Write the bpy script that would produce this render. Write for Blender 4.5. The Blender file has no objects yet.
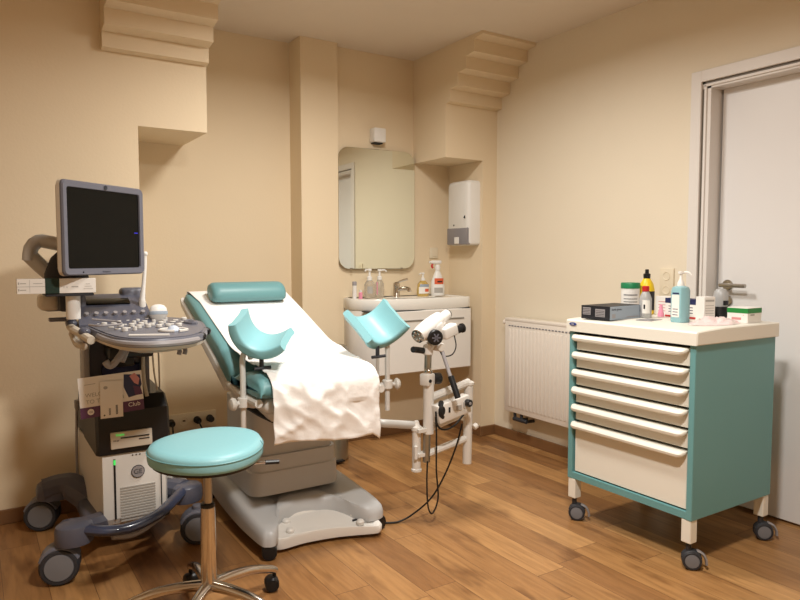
import bpy, bmesh, math, random
from mathutils import Vector, Matrix, noise
random.seed(7)
COL = bpy.context.scene.collection
R = math.radians
V = Vector

# ------------------------------------------------------------------ materials
def lin(c):
    c = c / 255.0
    return c / 12.92 if c <= 0.04045 else ((c + 0.055) / 1.055) ** 2.4
def rgb(r, g, b): return (lin(r), lin(g), lin(b), 1)
def mat(name, col, rough=.5, metal=0, coat=0, bump=0, bscale=60, var=0, vscale=6, trans=0, ior=1.45, alpha=1, emit=None, sheen=0):
    m = bpy.data.materials.new(name); m.use_nodes = True
    nt = m.node_tree; b = nt.nodes['Principled BSDF']
    b.inputs['Base Color'].default_value = rgb(*col)
    b.inputs['Roughness'].default_value = rough
    b.inputs['Metallic'].default_value = metal
    b.inputs['Coat Weight'].default_value = coat
    b.inputs['Transmission Weight'].default_value = trans
    b.inputs['IOR'].default_value = ior
    b.inputs['Alpha'].default_value = alpha
    if emit:
        b.inputs['Emission Color'].default_value = rgb(*emit[0]); b.inputs['Emission Strength'].default_value = emit[1]
    tc = nt.nodes.new('ShaderNodeTexCoord')
    if bump:
        n = nt.nodes.new('ShaderNodeTexNoise'); n.inputs['Scale'].default_value = bscale; n.inputs['Detail'].default_value = 4
        nt.links.new(tc.outputs['Object'], n.inputs['Vector'])
        bp = nt.nodes.new('ShaderNodeBump'); bp.inputs['Strength'].default_value = bump; bp.inputs['Distance'].default_value = .01
        nt.links.new(n.outputs['Fac'], bp.inputs['Height']); nt.links.new(bp.outputs['Normal'], b.inputs['Normal'])
    if var:
        n = nt.nodes.new('ShaderNodeTexNoise'); n.inputs['Scale'].default_value = vscale; n.inputs['Detail'].default_value = 5
        nt.links.new(tc.outputs['Object'], n.inputs['Vector'])
        mx = nt.nodes.new('ShaderNodeMix'); mx.data_type = 'RGBA'
        c = rgb(*col); mx.inputs[6].default_value = tuple(x * (1 - var) for x in c[:3]) + (1,)
        mx.inputs[7].default_value = tuple(min(1, x * (1 + var)) for x in c[:3]) + (1,)
        nt.links.new(n.outputs['Fac'], mx.inputs[0]); nt.links.new(mx.outputs[2], b.inputs['Base Color'])
    return m
M = {}
M['wall'] = mat('cream_paint', (229, 211, 181), .75, bump=.06, bscale=90, var=.02, vscale=3)
M['wall_pale'] = mat('pale_cream_paint', (230, 219, 198), .75, bump=.06, bscale=90, var=.02, vscale=3)
M['ceiling'] = mat('ceiling_paint', (224, 212, 196), .85, bump=.05, bscale=60, var=.02)
M['skirt'] = mat('oak_skirting', (122, 86, 54), .45, var=.2, vscale=14)
M['door'] = mat('white_door_paint', (228, 226, 225), .35, var=.01)
M['frame'] = mat('door_frame_paint', (226, 221, 216), .4)
M['frame_dark'] = mat('door_seal', (130, 122, 114), .6)
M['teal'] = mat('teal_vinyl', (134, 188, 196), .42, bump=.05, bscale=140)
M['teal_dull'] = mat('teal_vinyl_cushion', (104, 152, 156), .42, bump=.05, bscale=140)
M['teal_metal'] = mat('teal_powder_coat', (104, 154, 156), .4, bump=.03, bscale=400)
M['cream_metal'] = mat('cream_powder_coat', (230, 226, 214), .42)
M['dark_gap'] = mat('dark_gap', (22, 22, 24), .7)
M['chrome'] = mat('chrome', (205, 198, 190), .16, 1)
M['steel'] = mat('brushed_steel', (175, 170, 162), .3, 1, bump=.02, bscale=200)
M['black'] = mat('black_plastic', (22, 22, 24), .4)
M['rubber'] = mat('grey_rubber', (48, 49, 54), .6)
M['wheelgrey'] = mat('grey_wheel_disc', (118, 120, 126), .45)
M['us_dark'] = mat('slate_plastic', (84, 86, 100), .38, coat=.2)
M['us_grey'] = mat('mid_grey_plastic', (106, 107, 118), .4)
M['us_light'] = mat('light_grey_plastic', (150, 146, 148), .4)
M['us_white'] = mat('off_white_plastic', (214, 210, 204), .42)
M['us_cream'] = mat('cream_plastic', (206, 196, 180), .45)
M['silver'] = mat('silver_plastic', (186, 184, 180), .38, .15)
M['navy'] = mat('navy_rail', (56, 62, 84), .28, coat=.4)
M['screen'] = mat('black_screen', (8, 9, 9), .12)
M['screen'].node_tree.nodes['Principled BSDF'].inputs['Specular IOR Level'].default_value = .2
M['blueglow'] = mat('screen_mark', (40, 40, 190), .5, emit=((50, 50, 200), .12))
M['green_led'] = mat('green_led', (70, 190, 90), .5, emit=((60, 220, 90), .6))
M['white'] = mat('white_plastic', (232, 230, 226), .35)
M['ceramic'] = mat('white_ceramic', (238, 236, 230), .18, coat=.4)
M['lacquer'] = mat('white_lacquer', (234, 230, 224), .3, coat=.2)
M['chairgrey'] = mat('warm_grey_shell', (186, 187, 188), .4, coat=.1)
M['chairwhite'] = mat('chair_white_shell', (222, 218, 212), .4)
M['darkgreen'] = mat('dark_green_card', (18, 46, 36), .6)
M['card'] = mat('white_card', (232, 228, 222), .6)
M['card_grey'] = mat('printed_grey', (170, 166, 160), .6)
M['purple'] = mat('purple_print', (92, 56, 88), .55)
M['pink'] = mat('pink_print', (206, 140, 140), .55)
M['blue_dark'] = mat('dark_blue_print', (46, 50, 84), .55)
M['navy_print'] = mat('navy_print', (30, 38, 84), .55)
M['black_print'] = mat('black_print', (26, 27, 34), .5)
M['grey_print'] = mat('blue_grey_print', (150, 162, 176), .5)
M['red'] = mat('red_plastic', (190, 34, 34), .4)
M['green'] = mat('green_plastic', (28, 124, 78), .4)
M['green_print'] = mat('green_print', (34, 130, 56), .5)
M['yellow'] = mat('yellow_plastic', (236, 200, 30), .4)
M['turq'] = mat('turquoise_liquid', (158, 206, 214), .3, trans=.25)
M['clear'] = mat('clear_plastic', (222, 216, 206), .18, trans=.75, alpha=.75)
M['clear_pink'] = mat('pale_pink_plastic', (224, 190, 186), .2, trans=.7, alpha=.8)
M['frost'] = mat('frosted_plastic', (200, 200, 200), .35, trans=.4)
M['smoke'] = mat('smoked_window', (150, 146, 150), .3, trans=.2)
M['soap'] = mat('amber_soap', (222, 190, 110), .25, trans=.4)
M['orange'] = mat('orange_print', (214, 96, 60), .5)
M['pinkfilm'] = mat('pink_film', (238, 214, 212), .3, trans=.2)
M['pinkcap'] = mat('pink_plastic', (232, 150, 176), .4)
M['paper'] = mat('tissue_paper', (244, 242, 240), .85, bump=.25, bscale=35)
M['cord'] = mat('black_cord', (18, 18, 18), .5)
M['cordwhite'] = mat('white_cord', (216, 212, 206), .5)
M['outlet'] = mat('outlet_plastic', (226, 214, 190), .4)
M['brownplug'] = mat('brown_plug', (74, 50, 34), .5)
M['radiator'] = mat('radiator_enamel', (232, 224, 214), .35)
M['mirror'] = mat('mirror_silver', (232, 236, 226), .02, 1)
M['trackball'] = mat('pale_blue_plastic', (196, 206, 222), .3)
M['logo'] = mat('logo_dark', (36, 38, 46), .6)
M['blueoval'] = mat('blue_badge', (40, 60, 130), .4)

def wood_floor():
    m = bpy.data.materials.new('oak_plank_floor'); m.use_nodes = True; nt = m.node_tree; L = nt.links
    b = nt.nodes['Principled BSDF']
    def N(t, **k):
        n = nt.nodes.new(t)
        for a, v in k.items(): setattr(n, a, v)
        return n
    def mth(op, a, c=None):
        n = N('ShaderNodeMath', operation=op)
        for i, v in enumerate((a, c)):
            if v is None: continue
            if isinstance(v, (int, float)): n.inputs[i].default_value = v
            else: L.new(v, n.inputs[i])
        return n.outputs[0]
    tc = N('ShaderNodeTexCoord'); sp = N('ShaderNodeSeparateXYZ'); L.new(tc.outputs['Object'], sp.inputs[0])
    xr = mth('DIVIDE', mth('ADD', sp.outputs[0], 10.02), .142)
    row = mth('FLOOR', xr); fx = mth('FRACT', xr)
    wn = N('ShaderNodeTexWhiteNoise', noise_dimensions='1D'); L.new(row, wn.inputs['W'])
    yr = mth('ADD', mth('DIVIDE', mth('ADD', sp.outputs[1], 20), 1.05), mth('MULTIPLY', wn.outputs['Value'], 7.3))
    seg = mth('FLOOR', yr); fy = mth('FRACT', yr)
    cb = N('ShaderNodeCombineXYZ'); L.new(row, cb.inputs[0]); L.new(seg, cb.inputs[1])
    wn2 = N('ShaderNodeTexWhiteNoise', noise_dimensions='3D'); L.new(cb.outputs[0], wn2.inputs['Vector'])
    ramp = N('ShaderNodeValToRGB'); e = ramp.color_ramp.elements
    e[0].position = 0; e[0].color = rgb(136, 95, 56); e[1].position = 1; e[1].color = rgb(184, 140, 90)
    for p, c in ((.25, (152, 109, 66)), (.5, (162, 119, 73)), (.75, (172, 128, 80))):
        x = e.new(p); x.color = rgb(*c)
    L.new(wn2.outputs['Value'], ramp.inputs[0])
    # grain, shifted per plank
    off = N('ShaderNodeVectorMath', operation='ADD'); L.new(tc.outputs['Object'], off.inputs[0])
    sc = N('ShaderNodeVectorMath', operation='SCALE'); L.new(wn2.outputs['Color'], sc.inputs[0]); sc.inputs['Scale'].default_value = 9
    L.new(sc.outputs[0], off.inputs[1])
    mp = N('ShaderNodeMapping'); mp.inputs['Scale'].default_value = (26, 2.2, 1); L.new(off.outputs[0], mp.inputs[0])
    g = N('ShaderNodeTexNoise'); g.inputs['Scale'].default_value = 1.6; g.inputs['Detail'].default_value = 7; g.inputs['Distortion'].default_value = .8
    L.new(mp.outputs[0], g.inputs['Vector'])
    mp2 = N('ShaderNodeMapping'); mp2.inputs['Scale'].default_value = (7, 2.4, 1); L.new(off.outputs[0], mp2.inputs[0])
    k = N('ShaderNodeTexNoise'); k.inputs['Scale'].default_value = 1.1; k.inputs['Detail'].default_value = 3; L.new(mp2.outputs[0], k.inputs['Vector'])
    kr = N('ShaderNodeValToRGB'); kr.color_ramp.elements[0].position = .57; kr.color_ramp.elements[0].color = (1, 1, 1, 1)
    kr.color_ramp.elements[1].position = .74; kr.color_ramp.elements[1].color = (.42, .34, .28, 1); L.new(k.outputs['Fac'], kr.inputs[0])
    gr = N('ShaderNodeValToRGB'); gr.color_ramp.elements[0].position = .3; gr.color_ramp.elements[0].color = (.74, .7, .66, 1)
    gr.color_ramp.elements[1].position = .62; gr.color_ramp.elements[1].color = (1.06, 1.05, 1.04, 1); L.new(g.outputs['Fac'], gr.inputs[0])
    def mul(a, c):
        n = N('ShaderNodeMix', data_type='RGBA', blend_type='MULTIPLY'); n.inputs[0].default_value = 1
        L.new(a, n.inputs[6]); L.new(c, n.inputs[7]); return n.outputs[2]
    col = mul(mul(ramp.outputs[0], gr.outputs[0]), kr.outputs[0])
    gx = mth('LESS_THAN', fx, .014); gy = mth('LESS_THAN', fy, .0022)
    gap = mth('MAXIMUM', gx, gy)
    mx = N('ShaderNodeMix', data_type='RGBA'); L.new(gap, mx.inputs[0]); L.new(col, mx.inputs[6]); mx.inputs[7].default_value = rgb(96, 62, 36)
    L.new(mx.outputs[2], b.inputs['Base Color'])
    b.inputs['Roughness'].default_value = .36
    bp = N('ShaderNodeBump'); bp.inputs['Strength'].default_value = .12; bp.inputs['Distance'].default_value = .004
    L.new(g.outputs['Fac'], bp.inputs['Height']); L.new(bp.outputs[0], b.inputs['Normal'])
    return m
M['floor'] = wood_floor()

# ------------------------------------------------------------------ mesh builder
def wloc(o):
    p = V((0, 0, 0))
    while o: p += o.location; o = o.parent
    return p
def axis_mat(p0, p1):
    d = V(p1) - V(p0); z = d.normalized()
    q = z.to_track_quat('Z', 'Y')
    return Matrix.Translation(V(p0)) @ q.to_matrix().to_4x4(), d.length
def TR(loc=(0, 0, 0), rz=0, rx=0, ry=0):
    return Matrix.Translation(V(loc)) @ Matrix.Rotation(rz, 4, 'Z') @ Matrix.Rotation(rx, 4, 'X') @ Matrix.Rotation(ry, 4, 'Y')
def smooth_path(pts, n=6, closed=False):
    P = [V(p) for p in pts]; out = []
    k = len(P); rng = range(k) if closed else range(k - 1)
    for i in rng:
        if closed: a, b_, c, d = P[(i - 1) % k], P[i], P[(i + 1) % k], P[(i + 2) % k]
        else:
            b_, c = P[i], P[i + 1]; a = P[i - 1] if i else b_ * 2 - c; d = P[i + 2] if i + 2 < k else c * 2 - b_
        for j in range(n):
            t = j / n
            out.append(.5 * ((2 * b_) + (c - a) * t + (2 * a - 5 * b_ + 4 * c - d) * t * t + (3 * b_ - a - 3 * c + d) * t ** 3))
    if not closed: out.append(P[-1])
    return out
class MB:
    def __init__(s): s.bm = bmesh.new(); s.T = Matrix.Identity(4); s.mi = 0
    def _fin(s, verts, faces, Mx=None):
        T = s.T @ Mx if Mx is not None else s.T
        for v in verts: v.co = T @ v.co
        for f in faces: f.material_index = s.mi
    def merge(s, bm2, Mx=None):
        me = bpy.data.meshes.new('t'); bm2.to_mesh(me); bm2.free()
        n0 = len(s.bm.verts); f0 = len(s.bm.faces)
        s.bm.from_mesh(me); bpy.data.meshes.remove(me)
        s.bm.verts.ensure_lookup_table(); s.bm.faces.ensure_lookup_table()
        s._fin(s.bm.verts[n0:], s.bm.faces[f0:], Mx); return s
    def box(s, x0, x1, y0, y1, z0, z1, bev=0, seg=2, Mx=None):
        b = bmesh.new(); bmesh.ops.create_cube(b, size=1)
        for v in b.verts: v.co = V(((x0 + x1) / 2 + v.co.x * (x1 - x0), (y0 + y1) / 2 + v.co.y * (y1 - y0), (z0 + z1) / 2 + v.co.z * (z1 - z0)))
        if bev: bmesh.ops.bevel(b, geom=b.edges[:], offset=min(bev, .499 * min(abs(x1 - x0), abs(y1 - y0), abs(z1 - z0))), segments=seg, affect='EDGES', profile=.5)
        return s.merge(b, Mx)
    def cbox(s, c, d, bev=0, seg=2, rz=0, rx=0, ry=0):
        return s.box(-d[0] / 2, d[0] / 2, -d[1] / 2, d[1] / 2, -d[2] / 2, d[2] / 2, bev, seg, TR(c, rz, rx, ry))
    def lathe(s, prof, Mx=None, seg=24, sx=1, sy=1):
        b = bmesh.new(); rings = []
        for r, z in prof:
            if r < 1e-6: rings.append([b.verts.new((0, 0, z))])
            else: rings.append([b.verts.new((r * sx * math.cos(2 * math.pi * i / seg), r * sy * math.sin(2 * math.pi * i / seg), z)) for i in range(seg)])
        for A, B in zip(rings, rings[1:]):
            for i in range(seg):
                j = (i + 1) % seg
                if len(A) == 1 and len(B) == 1: continue
                if len(A) == 1: b.faces.new((A[0], B[j], B[i]))
                elif len(B) == 1: b.faces.new((A[i], A[j], B[0]))
                else: b.faces.new((A[i], A[j], B[j], B[i]))
        if len(rings[0]) > 1: b.faces.new(rings[0][::-1])
        if len(rings[-1]) > 1: b.faces.new(rings[-1])
        bmesh.ops.recalc_face_normals(b, faces=b.faces[:])
        return s.merge(b, Mx)
    def cyl(s, p0, p1, r, r1=None, seg=20, bev=.15):
        A, L = axis_mat(p0, p1); r1 = r if r1 is None else r1
        c = min(r, r1) * bev; c = min(c, L * .3)
        return s.lathe([(r - c, 0), (r, c), (r1, L - c), (r1 - c, L)], A, seg)
    def tube(s, pts, r, seg=8, sm=0, closed=False, flat=1):
        P = smooth_path(pts, sm, closed) if sm else [V(p) for p in pts]
        b = bmesh.new(); rings = []; n = len(P); nrm = None
        for i, p in enumerate(P):
            if closed: d = P[(i + 1) % n] - P[i - 1]
            else: d = P[min(i + 1, n - 1)] - P[max(i - 1, 0)]
            if d.length < 1e-9: d = V((0, 0, 1))
            d.normalize()
            if nrm is None: nrm = d.orthogonal() if abs(d.z) > .9 else V((0, 0, 1)) - d * d.z
            nrm = (nrm - d * nrm.dot(d)); nrm.normalize(); bi = d.cross(nrm)
            rr = r[i] if isinstance(r, (list, tuple)) else r
            rings.append([b.verts.new(p + (nrm * math.cos(2 * math.pi * k / seg) * rr * flat + bi * math.sin(2 * math.pi * k / seg) * rr)) for k in range(seg)])
        rg = range(n) if closed else range(n - 1)
        for i in rg:
            A, B = rings[i], rings[(i + 1) % n]
            for k in range(seg): b.faces.new((A[k], A[(k + 1) % seg], B[(k + 1) % seg], B[k]))
        if not closed: b.faces.new(rings[0][::-1]); b.faces.new(rings[-1])
        bmesh.ops.recalc_face_normals(b, faces=b.faces[:])
        return s.merge(b)
    def loft(s, loops, cap=True, Mx=None, closed_loop=True):
        b = bmesh.new(); R_ = [[b.verts.new(p) for p in lp] for lp in loops]
        for A, B in zip(R_, R_[1:]):
            n = len(A)
            for i in range(n if closed_loop else n - 1):
                j = (i + 1) % n; b.faces.new((A[i], A[j], B[j], B[i]))
        if cap: b.faces.new(R_[0][::-1]); b.faces.new(R_[-1])
        bmesh.ops.recalc_face_normals(b, faces=b.faces[:])
        return s.merge(b, Mx)
    def prism(s, outline, z0, z1, bev=0, Mx=None, seg=2, prof=None):
        c = V((sum(p[0] for p in outline) / len(outline), sum(p[1] for p in outline) / len(outline)))
        b = bmesh.new(); vs = [b.verts.new((p[0], p[1], z0)) for p in outline]; f = b.faces.new(vs)
        r = bmesh.ops.extrude_face_region(b, geom=[f]); top = [g for g in r['geom'] if isinstance(g, bmesh.types.BMVert)]
        for v in top: v.co.z = z1
        bmesh.ops.recalc_face_normals(b, faces=b.faces[:])
        if bev:
            ed = [e for e in b.edges if abs(e.verts[0].co.z - e.verts[1].co.z) < 1e-6]
            bmesh.ops.bevel(b, geom=ed, offset=bev, segments=seg, affect='EDGES', profile=.5)
        return s.merge(b, Mx)
    def ball(s, c, r, sx=1, sy=1, sz=1, seg=16, Mx=None):
        b = bmesh.new(); bmesh.ops.create_uvsphere(b, u_segments=seg, v_segments=seg // 2 + 2, radius=r)
        for v in b.verts: v.co = V((v.co.x * sx, v.co.y * sy, v.co.z * sz))
        return s.merge(b, (Mx if Mx is not None else Matrix.Identity(4)) @ Matrix.Translation(V(c)) if Mx is not None else Matrix.Translation(V(c)))
    def grid(s, fn, nu, nv):
        b = bmesh.new(); g = [[b.verts.new(fn(i / nu, j / nv)) for j in range(nv + 1)] for i in range(nu + 1)]
        for i in range(nu):
            for j in range(nv): b.faces.new((g[i][j], g[i + 1][j], g[i + 1][j + 1], g[i][j + 1]))
        return s.merge(b)
    def text(s, txt, size, Mx, ext=.0004, align='LEFT'):
        cu = bpy.data.curves.new('t', 'FONT'); cu.body = txt; cu.size = size; cu.extrude = ext; cu.align_x = align; cu.resolution_u = 3
        o = bpy.data.objects.new('t', cu); me = bpy.data.meshes.new_from_object(o)
        b = bmesh.new(); b.from_mesh(me); bpy.data.meshes.remove(me); bpy.data.objects.remove(o); bpy.data.curves.remove(cu)
        return s.merge(b, Mx)
    def m(s, i): s.mi = i; return s
    def build(s, name, mats, parent=None, angle=35):
        me = bpy.data.meshes.new(name)
        off = wloc(parent) if parent else V((0, 0, 0))
        if parent:
            for v in s.bm.verts: v.co -= off
        s.bm.normal_update(); s.bm.to_mesh(me); s.bm.free()
        for k in (mats if isinstance(mats, (list, tuple)) else [mats]): me.materials.append(M[k])
        me.polygons.foreach_set('use_smooth', [True] * len(me.polygons)); me.set_sharp_from_angle(angle=R(angle))
        o = bpy.data.objects.new(name, me); COL.objects.link(o)
        if parent: o.parent = parent
        return o
def center_origin(o, base):
    b = V(base)
    for v in o.data.vertices: v.co -= b
    o.location = b; return o
def thing(name, label, cat, loc, group=None):
    o = bpy.data.objects.new(name, None); COL.objects.link(o); o.location = loc; o.empty_display_size = .05
    o['label'] = label; o['category'] = cat
    if group: o['group'] = group
    return o
def tag(o, label, cat, group=None, base=None):
    o['label'] = label; o['category'] = cat
    if group: o['group'] = group
    if base: center_origin(o, base)
    return o
def struct(o): o['kind'] = 'structure'; return o
# matrices: plane facing -Y (text upright, reading +X) and facing -X (reading -Y)
def face_my(x, y, z, rz=0, tilt=0): return Matrix.Translation(V((x, y, z))) @ Matrix.Rotation(rz, 4, 'Z') @ Matrix.Rotation(R(90) + tilt, 4, 'X')
def face_mx(x, y, z): return face_my(x, y, z, R(-90))

# ------------------------------------------------------------------ room
CZ = 2.525; YF = 3.46; YB = 3.93; YA = 3.83; XR = 2.99
X0, Y0 = -1.6, -1.4
struct(MB().box(X0 - .1, XR + .4, Y0 - .1, YB + .1, -.1, 0).build('floor', 'floor'))
struct(MB().box(X0 - .1, XR + .4, Y0 - .1, YB + .1, CZ, CZ + .1).build('ceiling', 'ceiling'))
w = MB()
w.box(X0 - .1, XR + .4, YB, YB + .1, 0, CZ)
w.box(X0, .711, YF, YB, 0, CZ); w.box(.7109, 1.048, YF, YB, 1.84, CZ)
w.box(1.957, XR + .1, YA, YB, 0, CZ); w.box(2.87, XR + .1, YF, YA, 0, 1.84); w.box(2.566, XR + .1, YF, YA, 1.84, CZ)
struct(w.build('wall_back', 'wall'))
struct(MB().box(1.708, 1.958, 3.765, YB, 0, CZ).build('trim_1', 'wall'))          # pillar
def corbel(x0, x1, n):
    m = MB(); prof = [(YF + .01, 2.172)]
    y, z = YF - .045, 2.18
    for i in range(n):
        prof += [(y, z), (y, z + .072)]; z += .082; y -= .079
    prof = [p for p in prof if p[1] < CZ - .004] + [(y + .079 if prof[-1][1] >= CZ - .004 else y, CZ), (YF + .01, CZ)]
    m.loft([[(x0, a, b) for a, b in prof], [(x1, a, b) for a, b in prof]]); return m
struct(corbel(.552, 1.05, 5).build('trim_2', 'wall'))
struct(corbel(2.562, XR + .02, 5).build('trim_3', 'wall'))
DY0, DY1, DZ = 1.06, 1.97, 2.042
w = MB()
w.box(XR, XR + .2, DY1, YB, 0, CZ); w.box(XR, XR + .2, Y0, DY0, 0, CZ); w.box(XR, XR + .2, DY0, DY1, DZ, CZ)
struct(w.build('wall_right', 'wall_pale'))
struct(MB().box(X0 - .1, X0, Y0, YF, 0, CZ).build('wall_left', 'wall'))
struct(MB().box(X0 - .1, XR + .2, Y0 - .1, Y0, 0, CZ).build('wall_front', 'wall'))
def skirt(name, x0, x1, y0, y1, mk='skirt'):
    struct(MB().box(x0, x1, y0, y1, 0, .066, .003, 1).build(name, mk))
skirt('baseboard_left', X0, .711, YF - .014, YF)
skirt('baseboard_recess', .711, 1.708, YB - .014, YB)
skirt('baseboard_pillar', 1.695, 1.966, 3.751, 3.765)
skirt('baseboard_alcove', 1.966, 2.856, YA - .014, YA)
skirt('baseboard_return', 2.856, 2.87, YF - .014, YA)
skirt('baseboard_stub', 2.87, XR - .014, YF - .014, YF)
skirt('baseboard_right', XR - .014, XR, 2.03, YF)
# door in the right wall
d = MB().box(XR + .085, XR + .125, DY0 + .015, DY1 - .055, .012, DZ - .035, .002, 1); door = struct(d.build('door_1', 'door'))
f = MB()
f.box(XR - .013, XR, DY1 - .002, DY1 + .052, 0, DZ + .052, .002, 1); f.box(XR - .013, XR, DY0 - .052, DY0 + .002, 0, DZ + .052, .002, 1)
f.box(XR - .013, XR, DY0, DY1, DZ - .002, DZ + .052, .002, 1)
f.box(XR + .002, XR + .15, DY1 - .045, DY1 - .012, 0, DZ - .012); f.box(XR + .002, XR + .15, DY0 + .012, DY0 + .03, 0, DZ - .012); f.box(XR + .002, XR + .15, DY0, DY1, DZ - .035, DZ - .012)
f.box(XR - .006, XR + .004, DY1 - .026, DY1 - .014, 0, DZ - .02, .001, 1); f.box(XR - .006, XR + .004, DY0, DY1 - .014, DZ - .026, DZ - .014, .001, 1)
f.m(1).box(XR + .003, XR + .02, DY1 - .0135, DY1 - .0, 0, DZ); f.box(XR + .003, XR + .02, DY0, DY1, DZ - .0135, DZ)
f.m(0).box(XR + .13, XR + .2, DY0 - .02, DY1 + .02, 0, DZ + .02)
f.build('door_frame', ['frame', 'frame_dark'], door)
h = MB(); hx = XR + .085; hy, hz = 1.862, 1.07
h.cyl((hx, hy, hz), (hx - .01, hy, hz), .026, seg=28); h.cyl((hx - .008, hy, hz), (hx - .05, hy, hz), .009)
h.tube([(hx - .05, hy + .012, hz), (hx - .052, hy, hz), (hx - .052, hy - .03, hz), (hx - .052, hy - .115, hz)], .0095, 10)
h.cyl((hx, hy, hz - .075), (hx - .01, hy, hz - .075), .026, seg=28)
h.build('door_handle', 'steel', door)

# ------------------------------------------------------------------ radiator
rad = thing('radiator', 'white ribbed panel radiator on the right wall beside the drawer cart', 'radiator', (2.92, 2.8, .2))
m = MB(); ry0, ry1, rz0, rz1 = 2.33, 3.25, .215, .812
m.box(2.892, 2.904, ry0, ry1, rz0, rz1, .004, 2); m.box(2.945, 2.957, ry0, ry1, rz0, rz1, .004, 2)
n = 27
for i in range(n):
    y = ry0 + .03 + (ry1 - ry0 - .06) * (i + .5) / n
    m.box(2.886, 2.896, y - .0085, y + .0085, rz0 + .035, rz1 - .062, .0045, 2)
m.build('panel', 'radiator', rad)
m = MB(); m.box(2.889, 2.96, ry0 - .003, ry1 + .003, rz1 - .012, rz1 + .006, .004, 2)
m.box(2.895, 2.955, ry1, ry1 + .004, rz0 + .01, rz1 - .01, .001, 1); m.box(2.895, 2.955, ry0 - .004, ry0, rz0 + .01, rz1 - .01, .001, 1)
m.build('casing', 'radiator', rad)
m = MB()
for i in range(32):
    y = ry0 + .03 + (ry1 - ry0 - .06) * (i + .5) / 32
    m.box(2.8885, 2.893, y - .007, y + .007, rz1 - .044, rz1 - .038)
m.build('vent_slot', 'us_grey', rad)
m = MB(); m.cyl((2.925, ry1, .785), (2.925, ry1 + .035, .785), .012); m.cyl((2.925, ry1 + .03, .785), (2.925, ry1 + .045, .785), .016); m.build('vent_cap', 'radiator', rad)
m = MB(); m.tube([(2.91, 3.17, rz0 + .01), (2.91, 3.165, .175), (2.93, 3.15, .165), (2.99, 3.14, .165)], .01, 8, 4); m.tube([(2.91, 3.11, rz0 + .01), (2.91, 3.105, .175), (2.93, 3.09, .165), (2.99, 3.08, .165)], .01, 8, 4)
m.cyl((2.91, 3.18, .172), (2.91, 3.06, .172), .013); m.build('valve', 'rubber', rad)
m = MB()
for y in (2.5, 3.0): m = MB(); m.box(2.957, 2.991, y - .015, y + .015, .25, .75); m.build('bracket', 'radiator', rad)

# ------------------------------------------------------------------ drawer cart
ca = thing('drawer_cart', 'teal wheeled drawer cart with cream drawers and cream top by the door', 'drawer cart', (2.55, 1.815, 0))
cx0, cx1, cyy0, cyy1 = 2.282, 2.835, 1.500, 2.130
m = MB()
m.box(cx0, cx1, cyy0, cyy0 + .025, .196, .872, .002, 1); m.box(cx0, cx1, cyy1 - .025, cyy1, .196, .872, .002, 1)
m.box(cx0 + .0015, cx1 - .002, cyy0 + .02, cyy1 - .02, .198, .226); m.box(cx1 - .02, cx1 - .001, cyy0 + .02, cyy1 - .02, .2, .872)
m.m(1).box(cx0 + .04, cx1 - .02, cyy0 + .02, cyy1 - .02, .22, .87)
m.build('body', ['teal_metal', 'dark_gap'], ca)
tp = [(cx0 - .012, .872), (cx0 - .012, .918), (cx0 - .006, .924), (cx0 + .04, .927), (cx0 + .16, .932), (cx1 + .004, .932), (cx1 + .006, .928), (cx1 + .006, .872)]
m = MB(); ys = [(cyy0 - .012, .004), (cyy0 - .008, 0), (cyy1 + .008, 0), (cyy1 + .012, .004)]
m.loft([[(x + (i if x < 2.5 else -i), y, z - (i if z > .9 else -i)) for x, z in tp] for y, i in ys]); wt = m.build('worktop', 'cream_metal', ca)
m = MB(); Mb = face_mx(cx0 - .0125, 2.098, .905)
m.lathe([(0, .001), (.021, .001), (.021, .0025), (0, .003)], Mb, 24, 1, .34)
m.m(1).text('medi', .009, face_mx(cx0 - .016, 2.108, .902), .0002)
m.build('badge', ['blueoval', 'white'], ca)
dz = [.862 - .0795 * i for i in range(6)]
for i, zt in enumerate(dz):
    zb = dz[i + 1] + .006 if i < 5 else .232
    m = MB(); m.box(cx0 + .012, cx0 + .34, cyy0 + .033, cyy1 - .033, zb, zt - .006, .0015, 1); dr = m.build('drawer', 'cream_metal', ca)
    m = MB(); a0, a1 = cyy0 + .031, cyy1 - .022
    pf = [(cx0 + .013, zt - .004), (cx0 - .006, zt - .004), (cx0 - .018, zt - .009), (cx0 - .024, zt - .018), (cx0 - .022, zt - .027), (cx0 - .014, zt - .033), (cx0 - .010, zt - .0335), (cx0 - .014, zt - .027), (cx0 - .008, zt - .018), (cx0 + .013, zt - .014)]
    lo = []
    for y, s_ in ((a0, .35), (a0 + .006, .7), (a0 + .016, .93), (a0 + .028, 1), (a1 - .022, 1), (a1 - .01, .9), (a1 - .004, .65), (a1, .35)):
        lo.append([(cx0 + .013 + (x - cx0 - .013) * s_, y, zt - .004 + (z - zt + .004) * s_) for x, z in pf])
    m.loft(lo); m.build('handle', 'cream_metal', dr)
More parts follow.
